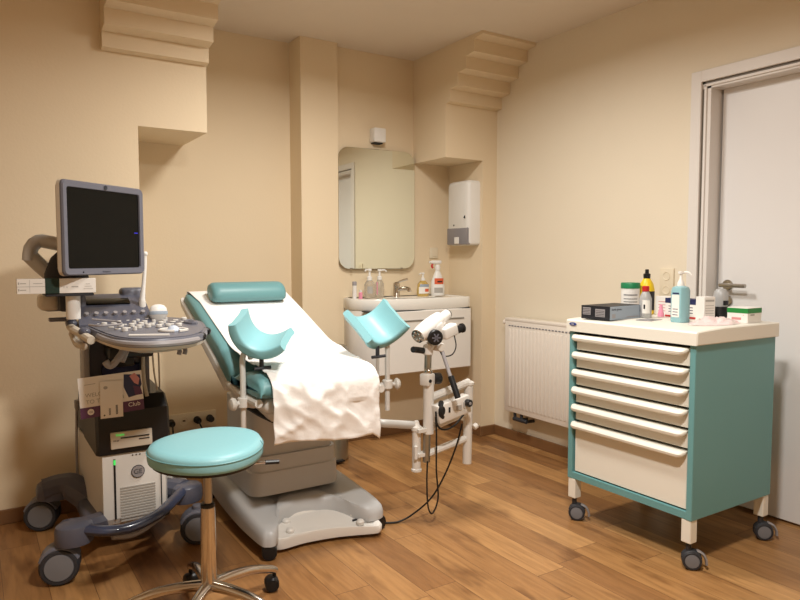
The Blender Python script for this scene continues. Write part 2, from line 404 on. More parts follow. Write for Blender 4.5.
def caster_at(parent, x, y, ztop, r, rz, mats=('rubber', 'wheelgrey'), width=.03, hood='rubber', name='caster', off=None):
    """twin wheel caster: stem, hood and a wheel with a disc; swivel angle rz"""
    T = TR((x, y, 0), rz); off = r * .45 if off is None else off
    m = MB(); m.T = T
    m.cyl((0, 0, r * 1.55), (0, 0, ztop), r * .28); 
    lo = []
    for sx in (-width * .62, -width * .5, width * .5, width * .62):
        k = .92 if abs(sx) > width * .55 else 1
        arc = [(sx, off + math.cos(a) * r * 1.06 * k, r + math.sin(a) * r * 1.1 * k) for a in [R(20 + 14 * q) for q in range(11)]]
        lo.append([V(p) for p in arc] + [V((sx, off + math.cos(a) * r * .8 * k, r + math.sin(a) * r * .8 * k)) for a in [R(160 - 14 * q) for q in range(11)]])
    m.loft(lo)
    c = m.build(name, hood, parent)
    m = MB(); m.T = T
    for s_ in (-1, 1):
        A = Matrix.Translation(V((s_ * width * .08, off, r))) @ Matrix.Rotation(R(90 * s_), 4, 'Y')
        wd = width * .62
        m.m(0).lathe([(r * .3, 0), (r * .94, 0), (r, wd * .15), (r, wd * .75), (r * .9, wd), (r * .74, wd * 1.02), (r * .74, wd * .9), (0, wd * .9)], A, 32)
        m.m(1).lathe([(r * .74, wd * .93), (r * .7, wd * 1.02), (r * .2, wd * 1.1), (0, wd * 1.1)], A, 32)
    m.build('wheel', list(mats), c)
    return c
for (x, y, a) in ((cx0 + .023, cyy0 + .024, 222), (cx0 + .023, cyy1 - .024, 218), (cx1 - .026, cyy0 + .024, 225), (cx1 - .026, cyy1 - .024, 222)):
    m = MB(); m.box(x - .021, x + .021, y - .021, y + .021, .105, .196, .003, 1); m.build('leg', 'cream_metal', ca)
    c_ = caster_at(ca, x, y, .106, .0365, R(a), width=.032, off=.012)
    m = MB(); m.T = TR((x, y, 0), R(a)); m.tube([(0, .030, .074), (0, .052, .062), (0, .064, .040), (0, .066, .022)], .011, 8, 4, flat=.5); m.build('brake_lever', 'us_light', c_)

# ------------------------------------------------------------------ ultrasound machine
us = thing('ultrasound_machine', 'grey wheeled ultrasound machine with tilted black screen and key console', 'ultrasound machine', (.5, 3.0, 0))
m = MB()
body = [(.418, 2.84), (.660, 2.84), (.675, 2.88), (.675, 3.33), (.40, 3.36), (.39, 3.3)]
m.loft([[(.5 + (x - .5) * s_, y if y > 3 else y + dy, z) for x, y in body] for z, s_, dy in ((.10, .94, .05), (.125, .99, .012), (.15, 1, 0), (.40, 1, .0), (.425, .99, .01))])
cpu = m.build('housing', 'us_white', us, 25)
m = MB()
for i in range(13): m.box(.482, .618, 2.8365, 2.8405, .135 + i * .0112, .1405 + i * .0112)
m.build('vent_grille', 'card_grey', cpu)
m = MB(); m.box(.459, .466, 2.836, 2.841, .15, .395); m.build('seam', 'black', cpu); m = MB(); m.box(.640, .644, 2.837, 2.841, .15, .34); m.build('seam', 'black', cpu)
m = MB(); m.box(.4585, .4665, 2.8345, 2.837, .372, .392, .001, 1); m.build('status_light', 'green_led', cpu)
m = MB(); A = face_my(.551, 2.8385, .332); m.lathe([(0, 0), (.026, 0), (.026, .003), (0, .003)], A, 32)
m.m(1).lathe([(.0215, .003), (.0235, .003), (.0235, .0036), (.0215, .0036)], A, 32)
m.text('GE', .028, face_my(.5505, 2.8352, .3225), .0003, 'CENTER'); m.build('logo', ['logo', 'us_light'], cpu)
m = MB()
for k in range(3): m.lathe([(0, 0), (.003, 0), (.003, .002), (0, .002)], face_my(.532 + .014 * k, 2.8385, .402), 10)
m.build('indicator', 'black', cpu)
# black printer bay
m = MB()
sidep = [(2.835, .415), (2.83, .44), (2.845, .585), (2.90, .635), (3.30, .66), (3.36, .42)]
m.loft([[(x, y + e, z - (e * .5 if z > .5 else 0)) for y, z in sidep] for x, e in ((.398, .02), (.408, 0), (.672, 0), (.684, .02))]); bay = m.build('printer_bay', 'black', us, 25)
m = MB(); m.cbox((.528, 2.832, .472), (.158, .02, .066), .003, rx=R(-5)); m.m(1).cbox((.54, 2.820, .482), (.11, .004, .004), rx=R(-5)); m.cbox((.575, 2.82, .470), (.04, .004, .003))
m.m(2).text('Enable', .012, face_my(.468, 2.8195, .492), .0003); m.m(1).text('MP-30', .008, face_my(.458, 2.8205, .470), .0003)
m.build('printer', ['us_cream', 'black', 'green_led'], bay)
m = MB(); m.cbox((.535, 2.85, .553), (.17, .012, .03), .002, rx=R(-10)); m.build('paper_slot', 'us_grey', bay)
# column
m = MB(); m.loft([[(x, y, z) for x, y in ((x0, y0), (x1, y0), (x1, y0 + .2), (x0, y0 + .2))] for x0, x1, y0, z in ((.395, .63, 3.02, .60), (.40, .62, 3.02, .75), (.41, .61, 2.98, .88))]); m.build('column', 'us_dark', us, 30)
m = MB(); m.box(.375, .398, 2.95, 3.06, .56, .87, .006); m.build('column_rail', 'us_light', us); m = MB(); m.box(.612, .63, 2.95, 3.06, .60, .84, .006); m.build('column_rail', 'us_grey', us)
m = MB(); m.box(.378, .40, 3.28, 3.32, .52, .56, .003); m.tube([(.386, 3.30, .53), (.380, 3.30, .30), (.384, 3.30, .12)], .006, 8, 4); m.build('cable_guide', 'us_light', us)
# base frame
def arm(m, p0, p1, w0, w1, h0, h1, z0, z1):
    pass
m = MB()
hs = lambda cx, cy, a, b, rz: [(cx + a * math.cos(t) * math.cos(rz) - b * math.sin(t) * math.sin(rz), cy + a * math.cos(t) * math.sin(rz) + b * math.sin(t) * math.cos(rz)) for t in [2 * math.pi * k / 20 for k in range(20)]]
def housing(m, cx, cy, a, b, rz, z0, z1):
    m.loft([[(x, y, z) for x, y in hs(cx, cy, a * s_, b * s_, rz)] for z, s_ in ((z0, .96), (z0 + .01, 1), (z1 - .03, 1), (z1 - .012, .93), (z1 - .003, .75), (z1, .4))])
housing(m, .295, 2.70, .068, .058, R(10), .145, .225)
housing(m, .285, 3.26, .075, .055, R(-5), .145, .225)
housing(m, .765, 2.90, .07, .055, R(30), .15, .225)
m.tube([(.24, 3.25, .19), (.33, 3.24, .2), (.41, 3.2, .14)], [.05, .05, .05, .05, .05, .05, .055, .06, .06, .06, .06, .06, .06][:13], 10, 6)
m.box(.36, .70, 2.92, 3.36, .085, .15, .02, 3)
m.tube([(.76, 2.92, .19), (.72, 3.0, .18), (.66, 3.1, .13)], .045, 10, 4)
m.tube([(.27, 2.72, .19), (.36, 2.80, .16), (.45, 2.95, .12)], .04, 10, 4)
m.build('base_frame', 'us_dark', us)
m = MB(); m.tube([(.33, 2.67, .195), (.40, 2.64, .185), (.48, 2.64, .18), (.58, 2.69, .185), (.66, 2.78, .19), (.735, 2.87, .205)], .024, 12, 6, flat=.8); m.build('front_rail', 'navy', us)
m = MB(); m.tube([(.42, 2.67, .155), (.50, 2.68, .145), (.62, 2.78, .155)], .026, 10, 5, flat=.7); m.build('pedal', 'us_light', us)
for (x, y, a_) in ((.235, 2.72, 78), (.225, 3.31, 72), (.765, 2.80, 74), (.72, 3.30, 80)):
    caster_at(us, x + .012, y, .16, .069, R(a_), width=.066, hood='us_grey', off=.0)
# console
def rot2(p, c, a): x, y = p[0] - c[0], p[1] - c[1]; return (c[0] + x * math.cos(a) - y * math.sin(a), c[1] + x * math.sin(a) + y * math.cos(a))
con = [(.365, 3.08), (.375, 2.88), (.405, 2.62), (.445, 2.49), (.52, 2.425), (.62, 2.425), (.70, 2.47), (.77, 2.59), (.818, 2.78), (.825, 2.90), (.78, 3.02), (.70, 3.10), (.55, 3.12)]
cs = [(p.x, p.y) for p in smooth_path([(a, b, 0) for a, b in con], 5, True)]
def cz_(y): return .926 + max(0, y - 2.45) * .034
cc = (.6, 2.8)
def sc(s_, dz_): return [((x - cc[0]) * s_ + cc[0], (y - cc[1]) * s_ + cc[1], cz_(y) + dz_) for x, y in cs]
m = MB(); m.loft([sc(.93, -.012), sc(.985, -.010), sc(1, -.020), sc(1.0, -.030), sc(.98, -.040), sc(.9, -.044)]); con_o = m.build('console', 'us_grey', us, 50)
m = MB(); m.loft([sc(.98, -.040), sc(.97, -.050), sc(.86, -.060), sc(.55, -.080)]); m.build('console_underside', 'us_cream', con_o, 40)
m = MB(); m.loft([sc(.925, -.0125), sc(.925, -.008), sc(.9, -.007)]); m.build('key_deck', 'us_grey', con_o)
m = MB()
front = [p for p in cs if p[1] < 2.86]
m.tube([(.397, 2.70, .910), (.412, 2.6, .905), (.45, 2.485, .901), (.52, 2.42, .900), (.62, 2.42, .900), (.70, 2.465, .901)], .011, 8, 5); m.build('trim_strip', 'us_light', con_o)
m = MB()
for (x, y) in ((.732, 2.535), (.79, 2.67)):
    m = MB(); m.ball((x, y, cz_(y) - .026), .018, 1.1, 1.1, .9); m.build('bumper', 'black', con_o)
def K(x, y, dz_=0): return (x, y, cz_(y) - .007 + dz_)
m = MB()
random.seed(3)
for r_ in range(5):
    for c_ in range(10 - r_):
        x = .425 + c_ * .038 + r_ * .014; y = 2.90 - r_ * .062 + (c_ % 2) * .012
        if (x - .62) ** 2 + (y - 2.62) ** 2 < .006: continue
        p = K(x, y); q = (p[0], p[1], p[2] + random.choice((.005, .012, .015)))
        m = MB(); m.cyl(p, q, random.choice((.008, .011, .012)), seg=12); m.build('key', 'us_white', con_o)
m = MB(); p = K(.645, 2.60); m.lathe([(0, 0), (.034, 0), (.033, .004), (.022, .006), (.018, .014), (.008, .02), (0, .021)], TR(p)); m.build('trackball', 'trackball', con_o)
m = MB()
for t0, t1 in ((100, 260), (-80, 80)):
    m = MB(); m.tube([(p[0] + .05 * math.cos(R(t)), p[1] + .05 * math.sin(R(t)), p[2] + .003) for t in range(t0, t1 + 1, 16)], .006, 6); m.build('trackball_key', 'us_white', con_o)
m = MB(); m.tube([K(.47, 2.52, .003), K(.60, 2.475, .003)], .005, 6); m.build('trackball_key', 'us_white', con_o)
m = MB(); m.tube([(K(.765, 2.80)[0] + .02 * math.cos(a), K(.765, 2.80)[1] + .045 * math.sin(a), K(.765, 2.8)[2] + .003) for a in [2 * math.pi * k / 14 for k in range(14)]], .007, 6, closed=True)
m.m(1).lathe([(0, 0), (.02, 0), (.02, .003), (0, .003)], TR(K(.765, 2.80, -.001)), 20, .8, 2); m.build('grip_hole', ['us_grey', 'black'], con_o)
# raised touch panel at the rear of the console
m = MB(); pts = lambda y, z, x0, x1: [(x0, y, z), (x1, y, z)]
m.loft([[(.355, 2.885, .925), (.64, 2.885, .925), (.64, 2.885, .936), (.355, 2.885, .936)], [(.37, 3.05, .985), (.635, 3.05, .985), (.635, 3.03, 1.015), (.37, 3.03, 1.015)], [(.395, 3.14, 1.015), (.62, 3.14, 1.015), (.62, 3.12, 1.045), (.395, 3.12, 1.045)]])
tp_ = m.build('control_panel', 'us_dark', con_o, 20)
m = MB()
for k in range(7): q = V((.39 + k * .036, 2.945, .968)); m = MB(); m.cyl(q, q + V((0, -.008, .012)), .009, seg=12); m.build('dial', 'us_light', tp_)
m = MB(); m.cbox((.485, 3.03, 1.018), (.17, .05, .004), .001, rx=R(23)); m.build('display', 'screen', tp_)
m = MB(); m.box(.24, .40, 3.0, 3.10, .985, 1.06, .02, 3); m.build('rear_housing', 'us_grey', con_o)
m = MB(); m.box(.55, .655, 3.10, 3.17, 1.0, 1.07, .018, 3); m.build('rear_housing', 'us_grey', con_o)
m = MB(); m.box(.26, .36, 2.99, 3.03, .945, .96, .004); m.build('side_handle', 'us_grey', con_o)
m = MB(); m.box(.225, .30, 2.98, 3.10, .99, 1.055, .02, 3); m.build('side_cover', 'us_cream', con_o)
# probe holder clips at left edge, cup, probes
m = MB()
m.tube([(.335, 3.02, .94), (.33, 2.9, .925), (.352, 2.8, .91), (.372, 2.7, .895)], .016, 10, 5)
m.tube([(.335, 2.94, .90), (.345, 2.88, .865), (.36, 2.80, .86)], .014, 8, 4); m.build('side_rail', 'us_cream', con_o)
m = MB(); 
for q in ((.333, 2.93, .94), (.36, 2.78, .92)): m = MB(); m.ball(q, .022, 1, 1.3, .8); m.build('holder_clip', 'us_dark', con_o)
m = MB(); m.tube([(.39, 2.80, .965), (.47, 2.76, .955), (.475, 2.70, .95), (.40, 2.68, .95), (.37, 2.73, .95)], .004, 8, 5); m.build('wire_loop', 'us_light', con_o)
cup = MB().lathe([(.0, 0), (.025, 0), (.026, .004), (.026, .092), (.02, .096), (0, .096)], TR((.332, 2.85, .965))).build('paper_cup', 'white')
tag(cup, 'plain white cylinder standing at the left edge of the ultrasound console', 'container', base=(.332, 2.85, .965))
pr_ = thing('ultrasound_probe', 'white curved ultrasound probe lying at the back right of the console', 'ultrasound probe', (.66, 2.9, .94))
m = MB(); m.lathe([(0, .0), (.022, .0), (.032, .012), (.038, .026)], TR((.66, 2.9, .938), 0, R(-6)), 24, 1, .6); m.build('grip', 'us_white', pr_)
m = MB(); m.lathe([(.0385, .026), (.0385, .038), (.037, .04)], TR((.66, 2.9, .938), 0, R(-6)), 24, 1, .62); m.build('band', 'grey_print', pr_)
m = MB(); m.lathe([(.036, .04), (.034, .052), (.025, .063), (.012, .068), (0, .069)], TR((.66, 2.9, .938), 0, R(-6)), 24, 1, .6); m.build('lens', 'white', pr_)
wand = thing('wand_probe', 'slim white wand probe standing upright right of the monitor', 'ultrasound probe', (.625, 3.02, .955))
m = MB(); m.tube([(.617, 3.0, 1.02), (.622, 3.0, 1.07), (.63, 3.0, 1.15), (.633, 3.0, 1.215)], [.0125, .011, .010, .0095, .009, .0085, .008, .008, .0075, .0075, .0075, .007, .007][:13], 12, 4); m.ball((.634, 3.0, 1.218), .0105); m.build('shaft', 'white', wand)
m = MB(); m.lathe([(0, 0), (.028, 0), (.028, .01), (.016, .016), (.014, .06), (.011, .068)], TR((.617, 3.0, .955))); m.build('grip', 'us_white', wand)
# monitor arm and monitor
m = MB()
m.tube([(.34, 2.97, 1.095), (.27, 2.985, 1.135), (.213, 3.0, 1.195), (.197, 3.0, 1.215)], .026, 12, 2, flat=1.15); m.tube([(.20, 3.0, 1.19), (.206, 3.0, 1.238), (.232, 3.0, 1.266), (.27, 2.99, 1.262), (.38, 2.94, 1.235)], .026, 12, 2, flat=1.15); m.build('monitor_arm', 'silver', us)
m = MB(); m.lathe([(.08, 0), (.085, .01), (.078, .08), (.055, .14), (.03, .165)], TR((.32, 2.92, 1.06)), 24, 1, .7); m.box(.29, .36, 2.90, 2.98, .99, 1.08, .01); m.box(.235, .40, 2.80, 2.95, 1.056, 1.067, .003); m.build('arm_base', 'rubber', us)
mT = TR((.454, 2.845, 1.311), .643)
m = MB(); m.T = mT
mw, mh = .2075, .176
def rr(w_, h_, r_, y, n=5):
    o = []
    for cx, cz, a0 in ((w_ - r_, h_ - r_, 0), (-w_ + r_, h_ - r_, 90), (-w_ + r_, -h_ + r_, 180), (w_ - r_, -h_ + r_, 270)):
        for k in range(n): a = R(a0 + 90 * k / (n - 1)); o.append((cx + r_ * math.cos(a), y, cz + r_ * math.sin(a)))
    return o
m.loft([rr(mw - .023, mh - .026, .01, .003), rr(mw - .021, mh - .024, .01, -.004), rr(mw - .004, mh - .004, .018, -.006), rr(mw, mh, .02, .0), rr(mw, mh, .02, .022), rr(mw - .01, mh - .01, .02, .034), rr(mw - .07, mh - .06, .03, .06)])
mon = m.build('monitor', 'us_grey', us, 30)
m = MB(); m.T = mT; m.loft([rr(mw - .022, mh - .025, .006, .002), rr(mw - .022, mh - .025, .006, .006)]); m.build('screen', 'screen', mon)
m = MB(); m.T = mT; m.loft([rr(mw + .001, mh + .001, .02, .006), rr(mw + .0015, mh + .0015, .02, .022), rr(mw - .008, mh - .008, .02, .036)], cap=False); m.build('casing', 'us_cream', mon)
m = MB(); m.T = mT; A = face_my(0, -.0062, mh - .0135)
m.lathe([(.0065, 0), (.0085, 0), (.0085, .001), (.0065, .001)], A, 24); m.text('e', .009, face_my(-.0005, -.0066, mh - .0165), .0002, 'CENTER')
m.text('GE Healthcare', .007, face_my(-.005, -.0066, -mh + .0095), .0002, 'CENTER'); m.ball((-.12, -.006, -mh + .012), .003); m.build('marking', 'logo', mon)
m = MB(); m.T = mT; m.box(.158, .178, .0005, .0016, -.010, -.006); m.build('screen_mark', 'blueglow', mon)
# boxes resting under monitor
bx = thing('carton', 'long white carton with dark green middle band lying under the monitor', 'carton', (.27, 2.83, 1.066))
m = MB(); m.box(.142, .406, 2.795, 2.855, 1.068, 1.123, .001, 1)
m.m(1).box(.2335, .281, 2.7935, 2.8565, 1.0675, 1.1245, .001, 1)
m.m(2)
for k, z in enumerate((1.107, 1.083)): m.box(.146, .150, 2.7942, 2.7952, z - .004, z + .004); m.box(.152, .172, 2.7942, 2.7952, z - .002, z + .001)
m.box(.183, .184, 2.7942, 2.7952, 1.072, 1.12); m.box(.195, .225, 2.7942, 2.7952, 1.105, 1.107); m.box(.142, .2335, 2.7942, 2.7952, 1.094, 1.0955)
m.text('C  E', .009, face_my(.293, 2.7945, 1.088), .0002); m.box(.322, .345, 2.7942, 2.7952, 1.09, 1.094)
for k in range(3): m.box(.363 + .004 * k, .396 - .005 * k, 2.7942, 2.7952, 1.083 + k * .009, 1.0845 + k * .009)
m.build('box', ['card', 'darkgreen', 'card_grey'], bx)
# transducer hook and connectors below console
m = MB(); m.tube([(.49, 2.70, .86), (.465, 2.68, .83), (.44, 2.68, .80), (.425, 2.68, .80), (.415, 2.68, .815)], .013, 10, 4); m.tube([(.50, 2.72, .87), (.47, 2.70, .81)], .018, 10); m.build('cable_hook', 'us_light', us)
m = MB()
for x in (.69, .712): m = MB(); m.tube([(x, 2.72, .89), (x, 2.70, .845), (x, 2.69, .83), (x - .004, 2.69, .818)], .009, 8); m.build('side_hook', 'us_light', us)
m = MB(); m.box(.45, .62, 2.82, 2.95, .80, .845, .01); m.box(.56, .64, 2.78, 2.9, .845, .87, .006); m.box(.46, .56, 2.90, 2.97, .755, .80, .006); m.build('console_lift', 'black', us)
m = MB(); m.box(.45, .60, 3.0, 3.015, .66, .75, .004); m.build('connector_panel', 'navy_print', us)
m = MB()
m.tube([(.60, 2.93, .80), (.595, 2.9, .70), (.60, 2.87, .63)], .008, 8, 4); m.build('coupling_strip', 'us_cream', us)
m = MB()
m.tube([(.665, 2.95, .86), (.675, 2.98, .75), (.685, 3.02, .62), (.695, 3.05, .56), (.70, 3.1, .5)], .0035, 6, 5)
m.tube([(.64, 2.95, .86), (.645, 2.94, .72), (.655, 2.93, .64)], .0035, 6, 5); m.build('probe_cable', 'us_cream', us)
# brochures tucked below the console
br = thing('brochure', 'white and purple welcome brochure hanging under the ultrasound console', 'brochure', (.44, 2.79, .57))
A = face_my(.331, 2.785, .742, 0) @ Matrix.Rotation(R(4), 4, 'Z')
m = MB(); m.box(0, .232, -.158, 0, -.0015, .0005, Mx=A @ Matrix.Rotation(R(-1), 4, 'Z'))
m.m(1).box(.0, .232, -.158, -.116, .0004, .001, Mx=A @ Matrix.Rotation(R(-1), 4, 'Z'))
m.m(2).text('WELCOME', .022, A @ Matrix.Translation(V((.02, -.078, .001))), .0002); m.text('TO THE CLUB', .022, A @ Matrix.Translation(V((.02, -.104, .001))), .0002)
m.box(.02, .06, -.03, -.028, .0005, .001, Mx=A)
m.m(0).lathe([(0, .001), (.012, .001), (.012, .0016), (0, .0016)], A @ Matrix.Translation(V((.034, -.136, 0))), 20); m.m(1).text('GE', .011, A @ Matrix.Translation(V((.028, -.140, .0017))), .0001)
m.m(3).prism([(.165, -.01), (.225, -.02), (.228, -.06), (.205, -.10), (.175, -.105), (.16, -.06)], .0006, .0012, Mx=A)
m.m(4).prism([(.185, -.02), (.205, -.01), (.222, -.035), (.215, -.06), (.20, -.05)], .0012, .0017, Mx=A)
m.m(5).prism([(.195, -.06), (.222, -.07), (.228, -.10), (.20, -.10)], .0012, .0017, Mx=A)
m.m(0).text('Club', .024, A @ Matrix.Translation(V((.17, -.142, .0012))), .0002)
m.build('cover', ['card', 'purple', 'card_grey', 'blue_dark', 'pink', 'purple'], br)
m = MB(); A2 = face_my(.408, 2.780, .578, R(0)); m.box(0, .082, 0, .145, -.001, .0005, Mx=A2)
m.m(1)
for k in range(9): m.box(.03, .037, .012 + k * .003, .0135 + k * .003, .0005, .0009, Mx=A2); m.box(.055, .063, .012 + k * .0042, .0145 + k * .0042, .0005, .0009, Mx=A2)
m.ball((.014, .012, .0), .004, 1, 1, .2, Mx=A2)
m.m(2).ball((.02, .12, 0), .012, 1.2, 1, .05, Mx=A2)
m.build('loose_card', ['card', 'black', 'card_grey'], br)

# ------------------------------------------------------------------ wall outlets behind the machine
ol = thing('outlet_strip', 'cream strip of wall sockets with dark plugs low behind the stool', 'socket strip', (1.06, 3.93, .2))
m = MB(); m.box(.905, 1.21, 3.915, 3.931, .205, .297, .004); m.build('plate', 'outlet', ol)
for k, x in enumerate((.945, 1.02, 1.095, 1.17)):
    A = face_my(x, 3.916, .252); m = MB(); m.lathe([(0, -.002), (.026, -.002), (.028, .002), (.024, .003), (.021, -.0), (0, -.001)], A, 24); so = m.build('socket', 'outlet', ol)
    if k != 1:
        m = MB(); m.cyl((x, 3.918, .252), (x, 3.875, .252), .021, .018); m.build('plug', 'black' if k < 3 else 'rubber', so)
    else: m = MB(); m.cbox((x, 3.912, .255), (.014, .004, .008)); m.build('plug_mark', 'brownplug', so)
def socket_plate(name, label, loc, facing, w_, h_, n):
    t = thing(name, label, 'wall socket', loc)
    Mx = face_my(*loc) if facing == 'y' else face_mx(*loc)
    m = MB(); m.box(-w_ / 2, w_ / 2, -h_ / 2, h_ / 2, 0, .010, .002, 2, Mx); m.build('plate', 'outlet', t)
    for k in range(n):
        zc = (k - (n - 1) / 2) * .072
        m = MB(); 
        if n > 1:
            m.lathe([(.0, .0105), (.017, .0105), (.0195, .0125), (.0215, .0125), (.0225, .010)], Mx @ Matrix.Translation(V((0, zc, 0))), 24); m.build('socket', 'outlet', t)
        else: m.box(-w_ * .32, w_ * .32, -h_ * .34, h_ * .34, .009, .0125, .002, 1, Mx); m.build('cover', 'outlet', t)
    return t
socket_plate('wall_socket', 'cream double wall socket above the drawer cart left of the door', (XR, 2.135, 1.072), 'x', .08, .152, 2)
socket_plate('light_switch', 'small cream switch plate in the alcove right of the mirror', (2.735, YA, 1.235), 'y', .07, .075, 1)
bpy.data.objects['light_switch']['category'] = 'switch'
# cables on the floor behind the machine
m = MB()
m.tube([(.74, 3.1, .2), (.79, 3.12, .16), (.80, 3.2, .09), (.77, 3.25, .012), (.72, 3.3, .008)], .006, 6, 6)
m.tube([(.72, 3.15, .18), (.76, 3.1, .2), (.83, 3.15, .15), (.86, 3.25, .06), (.83, 3.35, .008), (.75, 3.45, .008)], .006, 6, 6)
m.tube([(.74, 3.2, .05), (.78, 3.25, .14), (.81, 3.3, .12), (.79, 3.4, .01)], .005, 6, 6)
m.build('power_cable', 'cordwhite', us)
m = MB(); m.tube([(1.095, 3.872, .252), (1.10, 3.84, .22), (1.13, 3.80, .12), (1.15, 3.7, .008), (1.2, 3.5, .008), (1.2, 3.4, .008)], .005, 6, 6)
m.tube([(.945, 3.872, .252), (.94, 3.84, .2), (.93, 3.75, .06), (.9, 3.6, .008), (.86, 3.5, .008)], .005, 6, 6)
tag(m.build('plug_cable', 'cord'), 'black mains cables running down from the socket strip', 'cable', base=(1.1, 3.7, 0))

# ------------------------------------------------------------------ stool
st = thing('rolling_stool', 'round teal padded stool on chrome five star base with black casters', 'stool', (.634, 2.16, 0))
sxc, syc = .655, 2.215; srz = R(60)
prof = [(.0, .590), (.10, .590), (.165, .588), (.184, .582), (.1905, .572), (.192, .560), (.192, .545), (.189, .534), (.178, .530), (0, .530)]
def seatpt(r_, z, k, n=48):
    t = 2 * math.pi * k / n
    e = 1 + .035 * math.cos(3 * t + 1.2)
    x, y = r_ * math.cos(t) * 1.10 * e, r_ * math.sin(t) * .97 * e
    return (sxc + x * math.cos(srz) - y * math.sin(srz), syc + x * math.sin(srz) + y * math.cos(srz), z)
m = MB(); m.loft([[seatpt(max(r_, .002), z, k) for k in range(48)] for r_, z in prof]); seat = m.build('seat', 'teal', st, 60)
m = MB(); m.tube([seatpt(.1925, .566, k) for k in range(48)], .0022, 6, closed=True); m.build('seam', 'teal_dull', seat)
m = MB(); m.tube([seatpt(r_, z, 36.5 - 0) for r_, z in prof[3:8]], .002, 6); m.build('front_seam', 'teal_dull', seat)
m = MB(); m.loft([[seatpt(r_, z, k) for k in range(48)] for r_, z in ((.180, .531), (.178, .522), (.1, .520))]); m.build('seat_plate', 'black', st)
m = MB(); m.cyl((.636, 2.16, .36), (.636, 2.16, .522), .0135); m.build('piston', 'steel', st)
m = MB(); m.lathe([(.026, .0), (.0265, .02), (.024, .27), (.0225, .285), (.014, .286)], TR((.634, 2.16, .10)), 28); m.m(1).lathe([(.0228, 0), (.0228, .012), (.016, .014)], TR((.634, 2.16, .382))); m.build('column_sleeve', ['chrome', 'black'], st)
m = MB(); m.tube([(.66, 2.16, .512), (.76, 2.13, .512), (.82, 2.12, .510)], .004, 8); m.build('lever', 'chrome', st)
m = MB(); m.tube([(.82, 2.12, .51), (.865, 2.11, .508)], .008, 10); m.build('lever_grip', 'black', bpy.data.objects['lever'])
for k in range(5):
    a = R(15.6 + 72 * k); c, s_ = math.cos(a), math.sin(a)
    q = lambda r_, z: (.634 + r_ * c, 2.16 + r_ * s_, z)
    m = MB(); m.tube([q(.012, .118), q(.08, .118), q(.17, .108), q(.25, .082), q(.272, .070)], [.019, .019, .0185, .018, .018, .0175, .017, .0165, .016, .0155, .015, .0145, .014, .0135, .013, .013, .013][:17], 12, 4); m.build('leg', 'chrome', st)
    caster_at(st, *q(.268, 0)[:2], .068, .025, a + R(60 + 40 * k), width=.036, off=.01, mats=('black', 'black'), hood='black')

# ------------------------------------------------------------------ examination chair
ch = thing('examination_chair', 'reclined teal gynaecology chair covered with white paper on grey base', 'examination chair', (1.22, 2.9, 0))
ol_ = [(.935, 2.50), (.955, 2.455), (.985, 2.452), (1.015, 2.49), (1.04, 2.58), (1.13, 2.64), (1.22, 2.65), (1.31, 2.63), (1.36, 2.57), (1.39, 2.50), (1.43, 2.46), (1.49, 2.47), (1.51, 2.52), (1.505, 2.75), (1.49, 3.1), (1.46, 3.3), (1.38, 3.36), (1.06, 3.36), (.98, 3.3), (.95, 3.1), (.93, 2.75)]
os_ = smooth_path([(a, b, 0) for a, b in ol_], 4, True); bc = V((1.22, 2.95))
def bl(s_, z): return [((p.x - bc.x) * s_ + bc.x, (p.y - bc.y) * s_ + bc.y, z * (1 if z < .08 else .74 + .26 * min(1, max(0, (p.y - 2.45) / .45)))) for p in os_]
m = MB(); m.loft([bl(.96, .05), bl(1, .058), bl(1, .115), bl(.985, .145), bl(.95, .165), bl(.88, .172), bl(.70, .178), bl(.5, .18)]); m.build('base', 'chairgrey', ch, 50)
m = MB(); pb = [(1.005, 2.55), (1.0, 2.51), (1.03, 2.49), (1.14, 2.497), (1.28, 2.475), (1.42, 2.425), (1.455, 2.42), (1.475, 2.45), (1.465, 2.49), (1.41, 2.52), (1.375, 2.60), (1.30, 2.66), (1.13, 2.66), (1.06, 2.64), (1.02, 2.60)]
ps = smooth_path([(a, b, 0) for a, b in pb], 4, True); pc = V((1.24, 2.53))
def pz(y): return .60 + 1.9 * max(0, y - 2.42)
def pl(s_, z): return [((p.x - pc.x) * s_ + pc.x, (p.y - pc.y) * s_ + pc.y, z * (pz(p.y) if z > .03 else 1)) for p in ps]
m.loft([pl(.98, .018), pl(1, .026), pl(1, .07), pl(.97, .083), pl(.9, .086), pl(.86, .078), pl(.5, .076)]); pbo = m.build('pedal_bar', 'chairwhite', ch, 40)
for x, y in ((1.085, 2.535), (1.10, 2.61), (1.385, 2.475), (1.39, 2.545)):
    m = MB(); m.lathe([(.016, 0), (.018, .008), (.018, .014), (.012, .021), (0, .024)], TR((x, y, .076 * pz(y) - .003))); m.build('pedal', 'chairwhite', pbo)
m = MB(); m.box(1.365, 1.41, 2.505, 2.512, .058, .064); m.build('pedal_slot', 'rubber', pbo)
caster_at(ch, .965, 2.478, .075, .030, R(250), width=.034, hood='black', mats=('black', 'black'), off=.005)
caster_at(ch, 1.495, 2.50, .075, .030, R(110), width=.03, hood='black', mats=('black', 'black'), off=.005)
caster_at(ch, .99, 3.28, .06, .026, R(70), width=.03, hood='black', mats=('black', 'black'), off=.005)
caster_at(ch, 1.45, 3.28, .06, .026, R(70), width=.03, hood='black', mats=('black', 'black'), off=.005)
m = MB()
def col(s_, z, dx=0): return [(1.20 + (x) * s_ + dx, 2.93 + y * s_, z) for x, y in rr2]
rr2 = []
for cx, cy, a0 in ((.15, .16, 0), (-.15, .16, 90), (-.15, -.16, 180), (.15, -.16, 270)):
    for k in range(5): a = R(a0 + 22.5 * k); rr2.append((cx + .055 * math.cos(a), cy + .055 * math.sin(a)))
m.loft([col(1.04, .17), col(1.03, .27), col(1.0, .275), col(1.0, .34)]); m.build('lower_column', 'chairgrey', ch)
